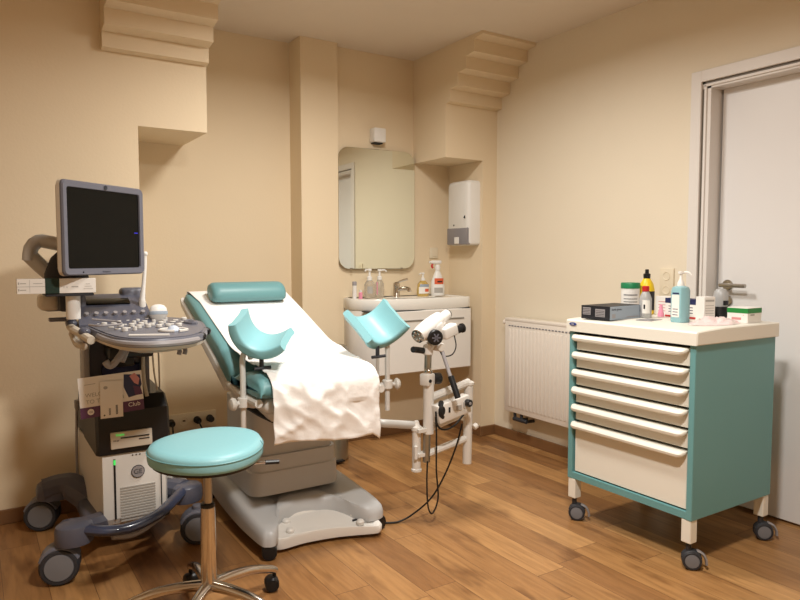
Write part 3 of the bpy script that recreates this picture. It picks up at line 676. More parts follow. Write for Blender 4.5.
m = MB(); m.loft([col(.94, .335), col(.94, .56), col(.7, .57)]); m.build('upper_column', 'chairgrey', ch)
# seat carriage
m = MB(); m.box(.955, 1.475, 2.46, 2.90, .585, .648, .025, 3); m.box(1.0, 1.42, 2.52, 3.05, .53, .60, .03, 3); m.box(1.02, 1.40, 2.9, 3.1, .58, .70, .02, 2); m.build('seat_carriage', 'chairwhite', ch)
m = MB()
for x in (.932, 1.49): m = MB(); m.tube([(x, 2.88, .665), (x, 2.82, .652), (x, 2.70, .638), (x, 2.56, .632), (x, 2.47, .632)], .017, 10, 4); m.build('seat_rail', 'chairwhite', ch)
m = MB()
m.tube([(.965, 2.78, .58), (1.0, 2.65, .55), (1.02, 2.55, .54)], .012, 8, 4); m.build('link_rod', 'black', ch); m = MB(); m.tube([(1.48, 2.78, .58), (1.45, 2.65, .55), (1.44, 2.55, .54)], .012, 8, 4); m.build('link_rod', 'black', ch)
# cushions (profile in y,z swept along x)
def slab(x0, x1, top, bot, r_=.02, nm='seat', mt='teal_dull'):
    prof = top + bot[::-1]
    c = V((sum(p[0] for p in prof) / len(prof), sum(p[1] for p in prof) / len(prof)))
    lo = []
    for x, k in ((x0, r_), (x0 + r_ * .3, r_ * .3), (x0 + r_, 0), (x1 - r_, 0), (x1 - r_ * .3, r_ * .3), (x1, r_)):
        L_ = []
        for (y, z), isT in [(p, 1) for p in top] + [(p, 0) for p in bot[::-1]]:
            L_.append((x, y + (k if y < c.x else -k) * (.6 if abs(y - c.x) > .2 else 0), z - k if isT else z + k * .3))
        lo.append(L_)
    m = MB(); m.loft(lo); return m
s31 = .6
def bt(y, d_=0): return .795 + (y - 2.90) * .385 + d_ + max(0, 2.9 - y) * .1
top = [(2.785, .685), (2.79, .705), (2.82, .735), (2.87, bt(2.87) - .02), (2.95, bt(2.95)), (3.15, bt(3.15)), (3.35, bt(3.35)), (3.46, bt(3.46) - .002), (3.495, bt(3.47))]
bot = [(2.79, .672), (2.81, .662), (2.83, .66), (2.87, .672), (2.97, bt(2.97, -.082)), (3.17, bt(3.17, -.07)), (3.37, bt(3.37, -.06)), (3.49, bt(3.49, -.056)), (3.512, bt(3.51, -.05))]
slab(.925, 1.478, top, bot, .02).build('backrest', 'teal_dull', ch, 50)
top = [(2.83, .668), (3.0, bt(3.0, -.080)), (3.3, bt(3.3, -.064)), (3.50, bt(3.50, -.052)), (3.52, bt(3.50, -.03))]
bot = [(2.825, .625), (3.01, bt(3.01, -.120)), (3.31, bt(3.31, -.100)), (3.52, bt(3.51, -.082)), (3.535, bt(3.52, -.055))]
slab(.912, 1.495, top, bot, .012).build('backrest_shell', 'chairwhite', ch, 40)
top = [(2.43, .68), (2.435, .705), (2.46, .728), (2.54, .738), (2.62, .736), (2.70, .720), (2.765, .695), (2.78, .685)]
bot = [(2.44, .665), (2.45, .655), (2.48, .65), (2.54, .65), (2.64, .655), (2.70, .66), (2.765, .668), (2.78, .69)]
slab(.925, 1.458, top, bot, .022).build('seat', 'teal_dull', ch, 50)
m = MB()
hp = []
for t in range(0, 360, 20): hp.append((math.cos(R(t)), math.sin(R(t))))
A = Matrix.Translation(V((0, 3.37, bt(3.37) + .042))) @ Matrix.Rotation(R(21), 4, 'X')
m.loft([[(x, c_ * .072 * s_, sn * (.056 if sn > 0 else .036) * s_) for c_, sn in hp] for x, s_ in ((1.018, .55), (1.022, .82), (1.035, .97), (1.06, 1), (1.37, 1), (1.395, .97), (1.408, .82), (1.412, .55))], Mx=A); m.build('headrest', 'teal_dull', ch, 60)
# leg supports
def leg_support(c, yaw, pit, rol, w_, l_, px, py, side, rod, tee):
    T = Matrix.Translation(V(c)) @ Matrix.Rotation(yaw, 4, 'Z') @ Matrix.Rotation(pit, 4, 'X') @ Matrix.Rotation(rol, 4, 'Y')
    m = MB(); m.tube([(px, py, .50), (px, py, .72), (px, py, .80), rod], .0115, 10, 5); pole = m.build('support_pole', 'chairwhite', ch)
    m = MB(); m.T = T
    us_ = [-1 + 2 * i / 16 for i in range(17)]
    lo = []
    for v, sh in ((-1, .55), (-.97, .85), (-.88, 1), (-.5, 1), (0, 1), (.5, 1), (.88, 1), (.97, .85), (1, .55)):
        inner = []; outer = []
        for u in us_:
            d_ = .066 * (1 - abs(u) ** 2.2); fl = 1 + .05 * (abs(v) > .8)
            x = u * w_ / 2 * fl; y = v * l_ / 2 * (1 + .06 * (abs(u) ** 3) - .04)
            slope = .066 * 2.2 * abs(u) ** 1.2 * (1 if u > 0 else -1) / (w_ / 2)
            nx, nz = slope, -1; L_ = math.hypot(nx, nz); th = .042 * (1 - .25 * abs(u) ** 6)
            mid = V((x + nx / L_ * th / 2, y, -d_ + nz / L_ * th / 2))
            inner.append(mid - V((nx / L_, 0, nz / L_)) * th / 2 * sh); outer.append(mid + V((nx / L_, 0, nz / L_)) * th / 2 * sh)
        lo.append(inner + outer[::-1])
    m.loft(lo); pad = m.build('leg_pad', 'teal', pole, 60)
    m = MB(); m.T = T; m.cyl((0, -.01, -.096), (0, -.01, -.15), .011); bt_ = T @ V((0, -.01, -.15))
    m.T = Matrix.Identity(4)
    m.tube([bt_, V(rod)], .011, 8); m.build('pad_joint', 'chairwhite', pole)
    m = MB(); t0 = V(tee); m.cyl(t0 + V((0, 0, .0)), t0 - V((0, 0, .058)), .009); e = t0 - V((0, 0, .06)); m.tube([e + V((-.03, .0, 0)), e + V((.035, -.01, .004))], .007, 8); m.build('tee_handle', 'rubber', pole)
    m = MB(); m.cyl((px, py, .60), (px, py, .642), .024); m.cyl((px, py, .62), (px - .075 * -side * -1 * -1 if False else px - side * .06, py + .03, .60), .017); m.build('clamp', 'chairwhite', pole)
    m = MB(); m.cyl((px + side * .02, py - .005, .62), (px + side * .038, py - .008, .62), .01)
    m.lathe([(.012, 0), (.024, .004), (.028, .012), (.022, .022), (.01, .025), (0, .025)], axis_mat((px + side * .034, py - .008, .62), (px + side * .06, py - .012, .62))[0], 10); m.build('clamp_knob', 'chairwhite', pole)
leg_support((.985, 2.543, .928), -.637, .273, .447, .178, .19, .908, 2.58, -1, (.925, 2.57, .84), (.968, 2.53, .820))
leg_support((1.538, 2.581, .931), .247, .658, -.274, .186, .196, 1.60, 2.60, 1, (1.585, 2.595, .80), (1.524, 2.56, .818))

# paper sheet
pp = [(3.502, bt(3.49) - .03), (3.497, bt(3.48) + .010), (3.40, bt(3.40) + .006), (3.2, bt(3.2) + .006), (3.0, bt(3.0) + .007), (2.90, bt(2.9) + .010), (2.80, .788), (2.70, .772), (2.60, .762), (2.50, .752), (2.445, .735), (2.415, .70), (2.405, .63), (2.402, .55), (2.405, .467)]
psm = smooth_path([(0, a, b) for a, b in pp], 6)
acc = [0]
for a, b in zip(psm, psm[1:]): acc.append(acc[-1] + (b - a).length)
tot = acc[-1]
def pat(t):
    s_ = t * tot
    for i in range(len(acc) - 1):
        if acc[i + 1] >= s_: f_ = (s_ - acc[i]) / max(1e-9, acc[i + 1] - acc[i]); return psm[i].lerp(psm[i + 1], f_)
    return psm[-1]
def sheet(u, v):
    p = pat(v); s_ = v * tot
    cr = min(1, max(0, (v - .52) / .22))      # crumpling grows over the seat
    xl, xr = .935 + .032 * min(1, v * 8), 1.466 - .028 * min(1, max(0, (v - .55) / .2)) + .004 * math.sin(v * 9)
    x = xl + (xr - xl) * u
    q = V((x * 7, s_ * 7, 1.3))
    a = noise.turbulence(V((x * 4, s_ * 4, 1.3)), 3, False) - .5
    rg = abs(noise.noise(V((x * 9 + s_ * 5, s_ * 8 - x * 4, 4.7)))) ; rg2 = abs(noise.noise(V((x * 16 - s_ * 9, s_ * 15, 9.1))))
    hgt = cr * (.012 * a + .034 * (.30 - rg) + .014 * (.3 - rg2)) + (1 - cr) * .0035 * noise.noise(V((x * 3, s_ * 2, 0)))
    nrm = V((0, 0, 1)) if v < .86 else V((0, -1, .2))
    if .78 < v <= .86: nrm = V((0, -(v - .78) / .08, 1)).normalized()
    hgt = max(hgt, -.002 if v < .9 else -.02)
    o = V((x, p.y, p.z)) + nrm * hgt
    if v > .93: o.z += .012 * math.sin(u * 5 + 1) * (v - .93) / .07 + (-.03 * max(0, u - .93) / .07) * (v - .93) / .07
    return o
m = MB(); m.grid(sheet, 70, 150); ps_ = m.build('paper_sheet', 'paper', None, 180)
sm = ps_.modifiers.new('thick', 'SOLIDIFY'); sm.thickness = .0008; sm.offset = 1
tag(ps_, 'long crumpled white paper sheet draped over the examination chair', 'paper sheet', base=(1.21, 2.8, .66))

# ------------------------------------------------------------------ waste bin
bn = thing('pedal_bin', 'brushed steel cylinder bin behind the examination chair', 'waste bin', (1.775, 3.56, 0))
m = MB(); m.lathe([(.118, 0), (.122, .006), (.122, .02), (.12, .025), (.12, .585), (.117, .59)], TR((1.775, 3.56, 0)), 36); m.build('body', 'steel', bn)
m = MB(); m.lathe([(.1235, 0), (.1235, .03), (.1215, .035)], TR((1.775, 3.56, .585)), 36); m.build('rim', 'black', bn)
m = MB(); m.lathe([(.121, 0), (.122, .04), (.112, .062), (.06, .068), (0, .069)], TR((1.775, 3.56, .618)), 36); m.build('lid', 'steel', bn)
m = MB(); m.box(1.74, 1.81, 3.41, 3.46, .012, .022, .004); m.build('foot_pedal', 'black', bn)

# ------------------------------------------------------------------ sink in alcove
sk = thing('wash_basin', 'white wall hung wash basin with drawer below the mirror', 'wash basin', (2.42, 3.7, .46))
so_ = [(2.025, 3.828), (2.005, 3.74), (2.015, 3.66), (2.06, 3.585), (2.14, 3.53), (2.26, 3.503), (2.45, 3.495), (2.68, 3.495), (2.77, 3.498), (2.802, 3.508), (2.814, 3.535), (2.818, 3.7), (2.818, 3.828)]
sp = []
pts_ = smooth_path([(a, b, 0) for a, b in so_], 4)
def sl(s_, z, dx=0): return [(2.42 + (p.x - 2.42) * s_, 3.828 + (p.y - 3.828) * s_, z) for p in pts_]
m = MB(); m.loft([sl(.985, .872), sl(1, .88), sl(1, .938), sl(.992, .944), sl(.94, .945), sl(.93, .94)]); 
m.build('basin', 'ceramic', sk, 40)
m = MB(); m.box(2.2, 2.62, 3.57, 3.73, .9455, .946, 0); 
m = MB(); m.lathe([(.19, 0), (.188, .002), (.17, .0022), (.16, .0008), (0, .0004)], TR((2.42, 3.64, .9449)), 40, 1, .5); m.build('bowl_rim', 'ceramic', sk)
m = MB(); m.loft([sl(.985, .475), sl(.993, .482), sl(.993, .862), sl(.985, .87)]); m.build('cabinet', 'lacquer', sk, 40)
m = MB(); m.box(2.09, 2.802, 3.488, 3.52, .478, .866, .003, 1)
dr = m.build('drawer', 'lacquer', sk)
m = MB(); m.box(2.15, 2.74, 3.4865, 3.490, .800, .806); m.box(2.15, 2.74, 3.480, 3.4885, .806, .812, .002, 1); m.build('grip_groove', 'card_grey', dr)
m = MB(); m.box(2.03, 2.80, 3.50, 3.6, .867, .873); m.build('shadow_gap', 'rubber', sk)
fa = MB(); fx_, fy_, fz_ = 2.36, 3.72, .944
fa.lathe([(.027, 0), (.027, .004), (.023, .01), (.021, .06), (.023, .075), (.021, .09), (.008, .098), (0, .099)], TR((fx_, fy_, fz_)), 24)
fa.tube([(fx_, fy_, fz_ + .045), (fx_ + .02, fy_ - .05, fz_ + .058), (fx_ + .03, fy_ - .10, fz_ + .055), (fx_ + .032, fy_ - .108, fz_ + .038)], .013, 10, 4)
fa.tube([(fx_, fy_, fz_ + .09), (fx_ + .025, fy_ - .03, fz_ + .108), (fx_ + .05, fy_ - .06, fz_ + .118)], .007, 8, 3)
tag(fa.build('faucet', 'chrome'), 'chrome single lever faucet on the wash basin', 'faucet', base=(fx_, fy_, fz_))

def bottle(name, label, cat, loc, parts, group=None, rz=0, sxy=1):
    t = thing(name, label, cat, loc, group)
    for nm, mk, fn in parts:
        m = MB(); m.T = TR(loc, rz) @ Matrix.Diagonal((sxy, sxy, 1, 1)); fn(m); m.build(nm, mk, t, 40)
    return t
def L(*p, **k): return lambda m: m.lathe(list(p), None, 24, k.get('sx', 1), k.get('sy', 1))
def pump(z, s_=1, dirx=1, sy=0):
    def f_(m):
        m.lathe([(.013 * s_, z), (.013 * s_, z + .016 * s_), (.006 * s_, z + .02 * s_), (.005 * s_, z + .045 * s_), (.011 * s_, z + .047 * s_), (.010 * s_, z + .056 * s_), (0, z + .057 * s_)], None, 16)
        m.tube([(0, 0, z + .051 * s_), (dirx * .025 * s_, sy * .025 * s_, z + .052 * s_), (dirx * .034 * s_, sy * .034 * s_, z + .044 * s_)], .004 * s_, 8)
    return f_
ZS = .9455
bottle('pill_tube', 'slim white tube at the left end of the basin', 'tube', (2.035, 3.70, ZS), [('body', 'white', L((0, 0), (.014, 0), (.014, .085))), ('cap', 'us_light', L((.0145, .082), (.0145, .104), (.012, .107), (0, .107)))])
bottle('small_vial', 'tiny pink and white bottle beside the slim white tube', 'bottle', (2.045, 3.64, ZS), [('body', 'pinkcap', L((0, 0), (.012, 0), (.012, .038), (.008, .042))), ('cap', 'white', L((.009, .042), (.009, .055), (0, .056)))])
def lab(z0, z1, r_, a0=200, a1=300, sx=1, sy=1):
    def f_(m):
        n_ = 12
        m.loft([[(r_ * sx * math.cos(R(a0 + (a1 - a0) * i / n_)), r_ * sy * math.sin(R(a0 + (a1 - a0) * i / n_)), z) for i in range(n_ + 1)] for z in (z0, z1)], cap=False, closed_loop=False)
    return f_
bottle('clear_pump_bottle', 'clear pump bottle with grey print, nearer the slim white tube on the basin', 'pump bottle', (2.145, 3.70, ZS), [('body', 'clear', L((0, 0), (.032, 0), (.034, .006), (.034, .085), (.028, .10), (.014, .115))), ('label', 'card_grey', lab(.03, .075, .0345, 215, 275)), ('pump', 'white', pump(.113, 1.3, -1, -.4))], group='clear pump bottles on the wash basin')
bottle('clear_pump_bottle', 'clear pump bottle with pink stripe next to the faucet', 'pump bottle', (2.225, 3.71, ZS), [('body', 'clear', L((0, 0), (.027, 0), (.029, .006), (.029, .09), (.02, .105), (.012, .118))), ('label', 'pinkcap', lab(.02, .10, .0295, 200, 215)), ('pump', 'white', pump(.115, 1.2, 1, -.5))], group='clear pump bottles on the wash basin')
bottle('soap_bottle', 'short amber soap bottle with white pump beside the spray bottle', 'soap bottle', (2.552, 3.69, ZS), [('body', 'soap', L((0, 0), (.036, 0), (.04, .01), (.041, .04), (.036, .08), (.022, .098), (.013, .104), sy=.65)), ('label', 'card', lab(.018, .062, .0415, 205, 330, 1, .65)), ('emblem', 'orange', lab(.03, .05, .0422, 265, 310, 1, .65)), ('band', 'grey_print', lab(.056, .08, .0405, 215, 320, 1, .66)), ('pump', 'white', pump(.104, .95, -1, -.3))], sxy=1.12)
def spray(m):
    m.lathe([(.014, .172), (.016, .185), (.015, .2), (.012, .21)], None, 16)
    m.cbox((-.008, 0, .226), (.062, .022, .024), .008, 3); m.cyl((-.035, 0, .226), (-.052, 0, .227), .008)
bottle('spray_bottle', 'tall white trigger spray bottle with red label on the basin', 'spray bottle', (2.672, 3.69, ZS), [('body', 'white', L((0, 0), (.038, 0), (.042, .01), (.042, .06), (.037, .10), (.022, .145), (.015, .165), (.013, .175), sy=.7)), ('label', 'orange', lab(.078, .118, .0407, 225, 310, 1, .7)), ('emblem', 'black_print', lab(.09, .10, .041, 250, 295, 1, .7)), ('lower_label', 'card_grey', lab(.02, .055, .0427, 225, 300, 1, .7)), ('spray_head', 'white', spray), ('trigger', 'red', lambda m: m.tube([(-.03, 0, .218), (-.036, 0, .20), (-.03, 0, .186)], .006, 8, 3))], rz=R(-10), sxy=1.2)

# mirror
mi = thing('wall_mirror', 'rounded rectangular wall mirror above the wash basin', 'mirror', (2.27, 3.79, 1.13))
A = Matrix.Translation(V((2.264, 3.799, 1.518))) @ Matrix.Rotation(R(-1.1), 4, 'Z')
m = MB(); hw, hh = .287, .388
m.loft([rr(hw - .004, hh - .004, .07, -.004, 9), rr(hw - .003, hh - .003, .07, -.004, 9)], Mx=A)
m = MB(); m.loft([rr(hw - .002, hh - .002, .075, -.0040, 10), rr(hw, hh, .077, -.002, 10), rr(hw, hh, .077, .003, 10)], Mx=A); m.build('mirror_glass', 'mirror', mi, 10)
m = MB(); m.loft([rr(hw - .01, hh - .01, .07, .0032, 10), rr(hw - .01, hh - .01, .07, .018, 10)], Mx=A); m.box(-.15, .15, .017, .033, -.2, .2, Mx=A); m.build('backing', 'rubber', mi)
m = MB()
for x in (-.19, .19): m = MB(); m.cbox((2.256 + x, 3.79, 1.132), (.014, .008, .008), .002); m.build('clip', 'steel', mi)
m = MB(); m.box(2.222, 2.31, 3.765, 3.83, 1.95, 2.04, .006, 2); lb = thing('wall_lamp', 'small square white unlit lamp above the mirror', 'wall lamp', (2.266, 3.8, 1.93)); m.build('shade', 'white', lb)
m = MB(); m.box(2.235, 2.297, 3.785, 3.83, 1.942, 1.952); m.build('socket', 'rubber', lb)
# towel dispenser on alcove return wall, facing -X
dp = thing('towel_dispenser', 'white wall dispenser with smoky lower window on the alcove side wall', 'dispenser', (2.87, 3.60, 1.28))
def dsp(x, k=0, z0=1.285, z1=1.715, r_=.03):
    y0, y1 = 3.485 + k, 3.722 - k; o = []
    for cy, cz, a0 in ((y1 - r_, z1 - k - r_, 0), (y0 + r_, z1 - k - r_, 90), (y0 + r_, z0 + k + r_ * .5, 180), (y1 - r_, z0 + k + r_ * .5, 270)):
        for q in range(5): a = R(a0 + 22.5 * q); rz_ = r_ if a0 < 180 else r_ * .5; o.append((x, cy + r_ * math.cos(a), cz + rz_ * math.sin(a)))
    return o
m = MB(); m.loft([dsp(2.87), dsp(2.80), dsp(2.782, .006), dsp(2.772, .02)]); dpo = m.build('cover', 'white', dp, 50)
m = MB(); m.box(2.7695, 2.80, 3.492, 3.719, 1.289, 1.402, .008, 2); m.build('window', 'smoke', dp)
m = MB(); m.box(2.765, 2.77, 3.58, 3.63, 1.295, 1.34, .003, 1); m.build('tissue_tip', 'white', dp)
m = MB(); m.cyl((2.7705, 3.64, 1.42), (2.769, 3.64, 1.42), .006); m.prism([(0, 0), (.018, -.008), (.016, .016)], 0, .002, Mx=face_mx(2.7705, 3.535, 1.468)); m.build('lock', 'black', dp)

# ------------------------------------------------------------------ colposcope
cp = thing('colposcope', 'white colposcope on swing arm frame right of the examination chair', 'colposcope', (1.70, 2.45, .24))
m = MB(); m.tube([(1.37, 2.80, .475), (1.47, 2.62, .47), (1.513, 2.522, .468), (1.60, 2.498, .455), (1.665, 2.475, .447)], .017, 10, 4, flat=1.1); m.build('swing_arm', 'silver', cp)
m = MB(); m.lathe([(.019, 0), (.024, .003), (.024, .012), (.020, .016), (.020, .185), (.024, .19), (.024, .205), (.014, .215), (.010, .232), (0, .236)], TR((1.673, 2.468, .235)), 24); hp_ = m.build('hinge_post', 'chairwhite', cp)
m = MB(); m.cyl((1.655, 2.446, .30), (1.655, 2.446, .36), .008); m.build('hinge_latch', 'chairwhite', hp_)
m = MB(); m.cyl((1.722, 2.445, .405), (1.726, 2.449, .645), .0245); m.build('main_post', 'chairwhite', cp)
m = MB(); m.cyl((1.706, 2.437, .28), (1.714, 2.445, .41), .017); m.build('steel_tube', 'steel', cp)
m = MB(); m.box(1.66, 1.72, 2.43, 2.47, .31, .325); m.build('link_plate', 'chairwhite', cp); m = MB(); m.box(1.66, 1.72, 2.43, 2.47, .42, .435); m.build('link_plate', 'chairwhite', cp)
def bar(m, p0, p1, r_=.016): m.tube([p0, p1], r_, 10)
m = MB(); bar(m, (1.715, 2.447, .565), (1.965, 2.46, .615), .019); m.build('upper_bar', 'chairwhite', cp)
m = MB(); bar(m, (1.712, 2.445, .425), (1.965, 2.46, .475), .016); m.build('middle_bar', 'chairwhite', cp)
m = MB(); bar(m, (1.708, 2.44, .315), (1.96, 2.46, .35), .017); m.build('lower_bar', 'chairwhite', cp)
m = MB(); m.cyl((1.957, 2.46, .225), (1.965, 2.46, .60), .0215); m.lathe([(.020, 0), (.025, .004), (.025, .015), (.018, .02), (0, .021)], TR((1.966, 2.46, .60))); m.cyl((1.98, 2.44, .40), (2.0, 2.44, .41), .014); m.build('end_post', 'chairwhite', cp)
m = MB(); m.cbox((1.718, 2.448, .655), (.058, .05, .055), .008, 2, R(20)); cl_ = m.build('height_clamp', 'chairwhite', cp)
m = MB(); m.cyl((1.75, 2.45, .655), (1.79, 2.452, .652), .026); m.build('clamp_knob', 'black', cl_); m = MB(); m.cyl((1.712, 2.418, .652), (1.712, 2.414, .652), .008); m.build('clamp_screw', 'black', cl_)
m = MB(); m.cyl((1.722, 2.452, .67), (1.727, 2.454, .79), .0165); m.build('riser_tube', 'steel', cp)
m = MB(); m.ball((1.722, 2.446, .69), .019); m.build('riser_ring', 'chrome', cp)
m = MB(); m.cyl((1.725, 2.454, .765), (1.727, 2.454, .81), .023); m.build('riser_collar', 'chairwhite', cp)
m = MB(); m.tube([(1.635, 2.44, .797), (1.66, 2.45, .793), (1.70, 2.455, .785)], .014, 10, 3); m.build('lock_lever', 'black', cp)
m = MB(); m.tube([(1.71, 2.43, .80), (1.74, 2.44, .82), (1.77, 2.44, .84), (1.79, 2.44, .88)], .018, 10, 4, flat=1.3); m.cyl((1.77, 2.41, .80), (1.77, 2.47, .80), .02); m.build('yoke', 'chairwhite', cp)
m = MB()
A, Lh = axis_mat((1.655, 2.434, .855), (1.80, 2.47, .922))
m.lathe([(.030, 0), (.034, .004), (.039, .03), (.042, .08), (.040, .13), (.036, .165), (.02, .175)], A, 28, .95, .95)
m.cbox((1.745, 2.445, .875), (.11, .06, .065), .018, 3, R(12), 0, R(-22))
hd = m.build('optics_head', 'white', cp)
m = MB(); m.lathe([(.033, -.004), (.033, .003), (.022, .004), (.021, -.0)], A, 28, .95, .95)
for k in range(5): m.ball((.019 * math.cos(R(72 * k)), .019 * math.sin(R(72 * k)), -.003), .008, 1, 1, .5, Mx=A)
m.m(1).lathe([(0, -.002), (.027, -.002), (.027, .001)], A, 24); m.build('lens_ring', ['chrome', 'black'], hd)
m = MB(); A1, _ = axis_mat((1.79, 2.47, .912), (1.868, 2.49, .944)); m.lathe([(.02, 0), (.0235, .006), (.0235, .075), (.019, .08), (.019, .074), (0, .074)], A1, 24); m.build('eyepiece', 'white', hd)
m = MB(); m.lathe([(.0195, .0745), (.0215, .0745), (.0215, .082), (.0195, .082)], A1, 24); m.build('eyecup', 'black', hd)
m = MB(); A3, _ = axis_mat((1.728, 2.412, .850), (1.722, 2.385, .848)); m.lathe([(.032, 0), (.035, .003), (.035, .02), (.032, .024), (.022, .026), (0, .026)], A3, 20)
m.m(1)
for k in range(3): m.box(-.02, .02, -.003, .003, .026, .029, Mx=A3 @ Matrix.Rotation(R(60 * k), 4, 'Z'))
m.build('focus_knob', ['black', 'us_grey'], hd)
m = MB(); m.cbox((1.825, 2.435, .868), (.085, .05, .055), .010, 3, R(5), 0, R(-16)); sb = m.build('camera_box', 'white', hd)
m = MB(); m.cyl((1.865, 2.43, .870), (1.90, 2.43, .878), .018); m.cyl((1.892, 2.43, .877), (1.908, 2.43, .88), .022); m.build('camera_dial', 'black', sb)
m = MB(); m.cyl((1.777, 2.425, .795), (1.79, 2.365, .66), .0085); hn = m.build('guide_rod', 'us_light', hd)
m = MB(); m.cyl((1.789, 2.368, .675), (1.797, 2.325, .582), .014); m.build('guide_grip', 'black', hn)
m = MB(); m.tube([(1.84, 2.41, .85), (1.842, 2.40, .80), (1.82, 2.40, .765), (1.78, 2.41, .76), (1.765, 2.42, .785)], .003, 6, 6); m.build('head_cable', 'cord', hd)
pb_ = MB(); pb_.cbox((1.822, 2.405, .518), (.19, .05, .084), .006, 2, R(3), 0, R(-10)); pb_.m(1).box(1.785, 1.795, 2.376, 2.382, .508, .532); pb_.m(2).box(1.83, 1.86, 2.377, 2.382, .512, .535); pb_.box(1.872, 1.878, 2.377, 2.382, .52, .545)
pwr = pb_.build('light_source', ['chairwhite', 'black', 'card_grey'], cp)
m = MB(); m.cyl((1.895, 2.39, .54), (1.895, 2.36, .54), .017); m.m(1).cyl((1.895, 2.361, .54), (1.895, 2.358, .54), .007); m.build('source_dial', ['black', 'us_light'], pwr)
m = MB(); m.tube([(1.757, 2.395, .555), (1.742, 2.38, .54), (1.74, 2.375, .51), (1.755, 2.385, .49)], .012, 8, 4); m.ball((1.75, 2.385, .52), .02, 1, .8, 1.3); m.build('cable_plug', 'black', pwr)
m = MB()
m.tube([(1.72, 2.385, .52), (1.725, 2.38, .46), (1.76, 2.375, .435), (1.82, 2.38, .445), (1.88, 2.39, .485)], .0045, 6, 6)
m.tube([(1.73, 2.40, .49), (1.735, 2.40, .40), (1.735, 2.40, .25), (1.745, 2.40, .12), (1.715, 2.40, .055), (1.69, 2.40, .09), (1.69, 2.41, .20), (1.70, 2.42, .29)], .004, 6, 6)
m.tube([(1.88, 2.40, .44), (1.86, 2.42, .33), (1.82, 2.45, .20), (1.75, 2.46, .10), (1.66, 2.48, .035), (1.60, 2.5, .008), (1.55, 2.52, .006), (1.50, 2.56, .006)], .0045, 6, 6)
m.build('power_cord', 'cord', cp)

# ------------------------------------------------------------------ things on the cart
ZT = .9325
def carton(name, label, cat, x, y, z, dx, dy, dz_, rz, side_mats, deco=None, nm='box'):
    t = thing(name, label, cat, (x, y, z)); m = MB(); m.T = TR((x, y, z), rz)
    m.box(-dx / 2, dx / 2, -dy / 2, dy / 2, 0, dz_, .001, 1); m.bm.normal_update()
    if deco: deco(m, dx, dy, dz_)
    m.build(nm, side_mats, t); return t
def fy(m, dx, dy, a0, a1, z0, z1, e=.0006):  # patch on -Y face
    m.box(a0, a1, -dy / 2 - e, -dy / 2 + .0002, z0, z1)
def fx(m, dx, dy, a0, a1, z0, z1, e=.0006):  # patch on -X face
    m.box(-dx / 2 - e, -dx / 2 + .0002, a0, a1, z0, z1)
def gloves(m, dx, dy, h_):
    m.m(1).box(-dx / 2 - .0004, -dx / 2 + .001, -dy / 2, dy / 2, 0, h_ + .0004); m.box(-dx / 2, dx / 2, -dy / 2 + .002, dy / 2, h_, h_ + .0006)
    m.m(2); fx(m, dx, dy, .025, dy / 2 - .008, .018, .05, .001); fx(m, dx, dy, -.05, .0, .012, .046, .001)
    for k in range(4): m.m(1); fx(m, dx, dy, .028, .07, .022 + k * .007, .024 + k * .007, .0014); fx(m, dx, dy, -.047, -.003, .016 + k * .007, .018 + k * .007, .0014)
    m.m(1).text('nitrile gloves', .014, face_my(-dx / 2 + .012, -dy / 2 - .0003, h_ - .017), .0002); fy(m, dx, dy, dx / 2 - .022, dx / 2, h_ - .03, h_, .0012)
    m.m(2); fy(m, dx, dy, -dx / 2 + .015, -dx / 2 + .04, .008, .026, .0004); m.m(3); fy(m, dx, dy, dx / 2 - .02, dx / 2 - .005, h_ - .022, h_ - .006, .0018)
    m.m(2); fy(m, dx, dy, 0, dx / 2 - .03, .008, .011, .001)
carton('glove_box', 'black and blue grey glove box lying at the front left corner of the cart', 'glove box', 2.425, 2.012, ZT - .001, .24, .15, .058, R(4), ['grey_print', 'black_print', 'us_light', 'navy_print'], gloves)
def can_txt(m):
    pass
bottle('wipes_canister', 'white wipes canister with green lid behind the glove box', 'canister', (2.64, 2.085, ZT), [('body', 'white', L((0, 0), (.042, 0), (.043, .004), (.043, .125))), ('lid', 'green', L((.0445, .124), (.0445, .146), (.042, .151), (.025, .152), (0, .152))), ('label_line', 'black_print', lab(.092, .096, .0436, 175, 265)), ('label_line', 'black_print', lab(.074, .077, .0436, 175, 265)), ('label_line', 'black_print', lab(.060, .063, .0436, 175, 265))])
bottle('yellow_bottle', 'yellow bottle with black nozzle behind the red capped bottle', 'bottle', (2.72, 2.055, ZT), [('body', 'yellow', L((0, 0), (.034, 0), (.036, .006), (.036, .12), (.030, .145), (.018, .166), (.016, .17))), ('label', 'black_print', lab(.02, .11, .0365, 210, 320)), ('nozzle', 'black', L((.015, .168), (.0165, .18), (.0165, .192), (.009, .195), (.009, .212), (.006, .214)))])
bottle('red_cap_bottle', 'slim clear white bottle with red cap behind the glove box', 'bottle', (2.555, 1.935, ZT), [('body', 'frost', L((0, 0), (.025, 0), (.027, .004), (.027, .085), (.02, .105), (.013, .118))), ('label', 'card', lab(.02, .08, .0275, 190, 260)), ('print', 'black_print', lab(.04, .06, .0279, 200, 215)), ('cap', 'red', L((.0155, .118), (.0155, .14), (.013, .142), (0, .142)))])
def pk(m, dx, dy, h_):
    m.m(1)
    for k in range(4): fx(m, dx, dy, -dy / 2 + .01, dy / 2 - .02, .02 + k * .014, .023 + k * .014)
    m.box(-dx / 2, dx / 2, -dy / 2 - .0006, -dy / 2, h_ - .018, h_ - .012)
carton('pink_lettered_box', 'small white box with pink lettering behind the red capped bottle', 'box', 2.755, 1.965, ZT, .06, .09, .088, R(-8), ['card', 'pink'], pk)
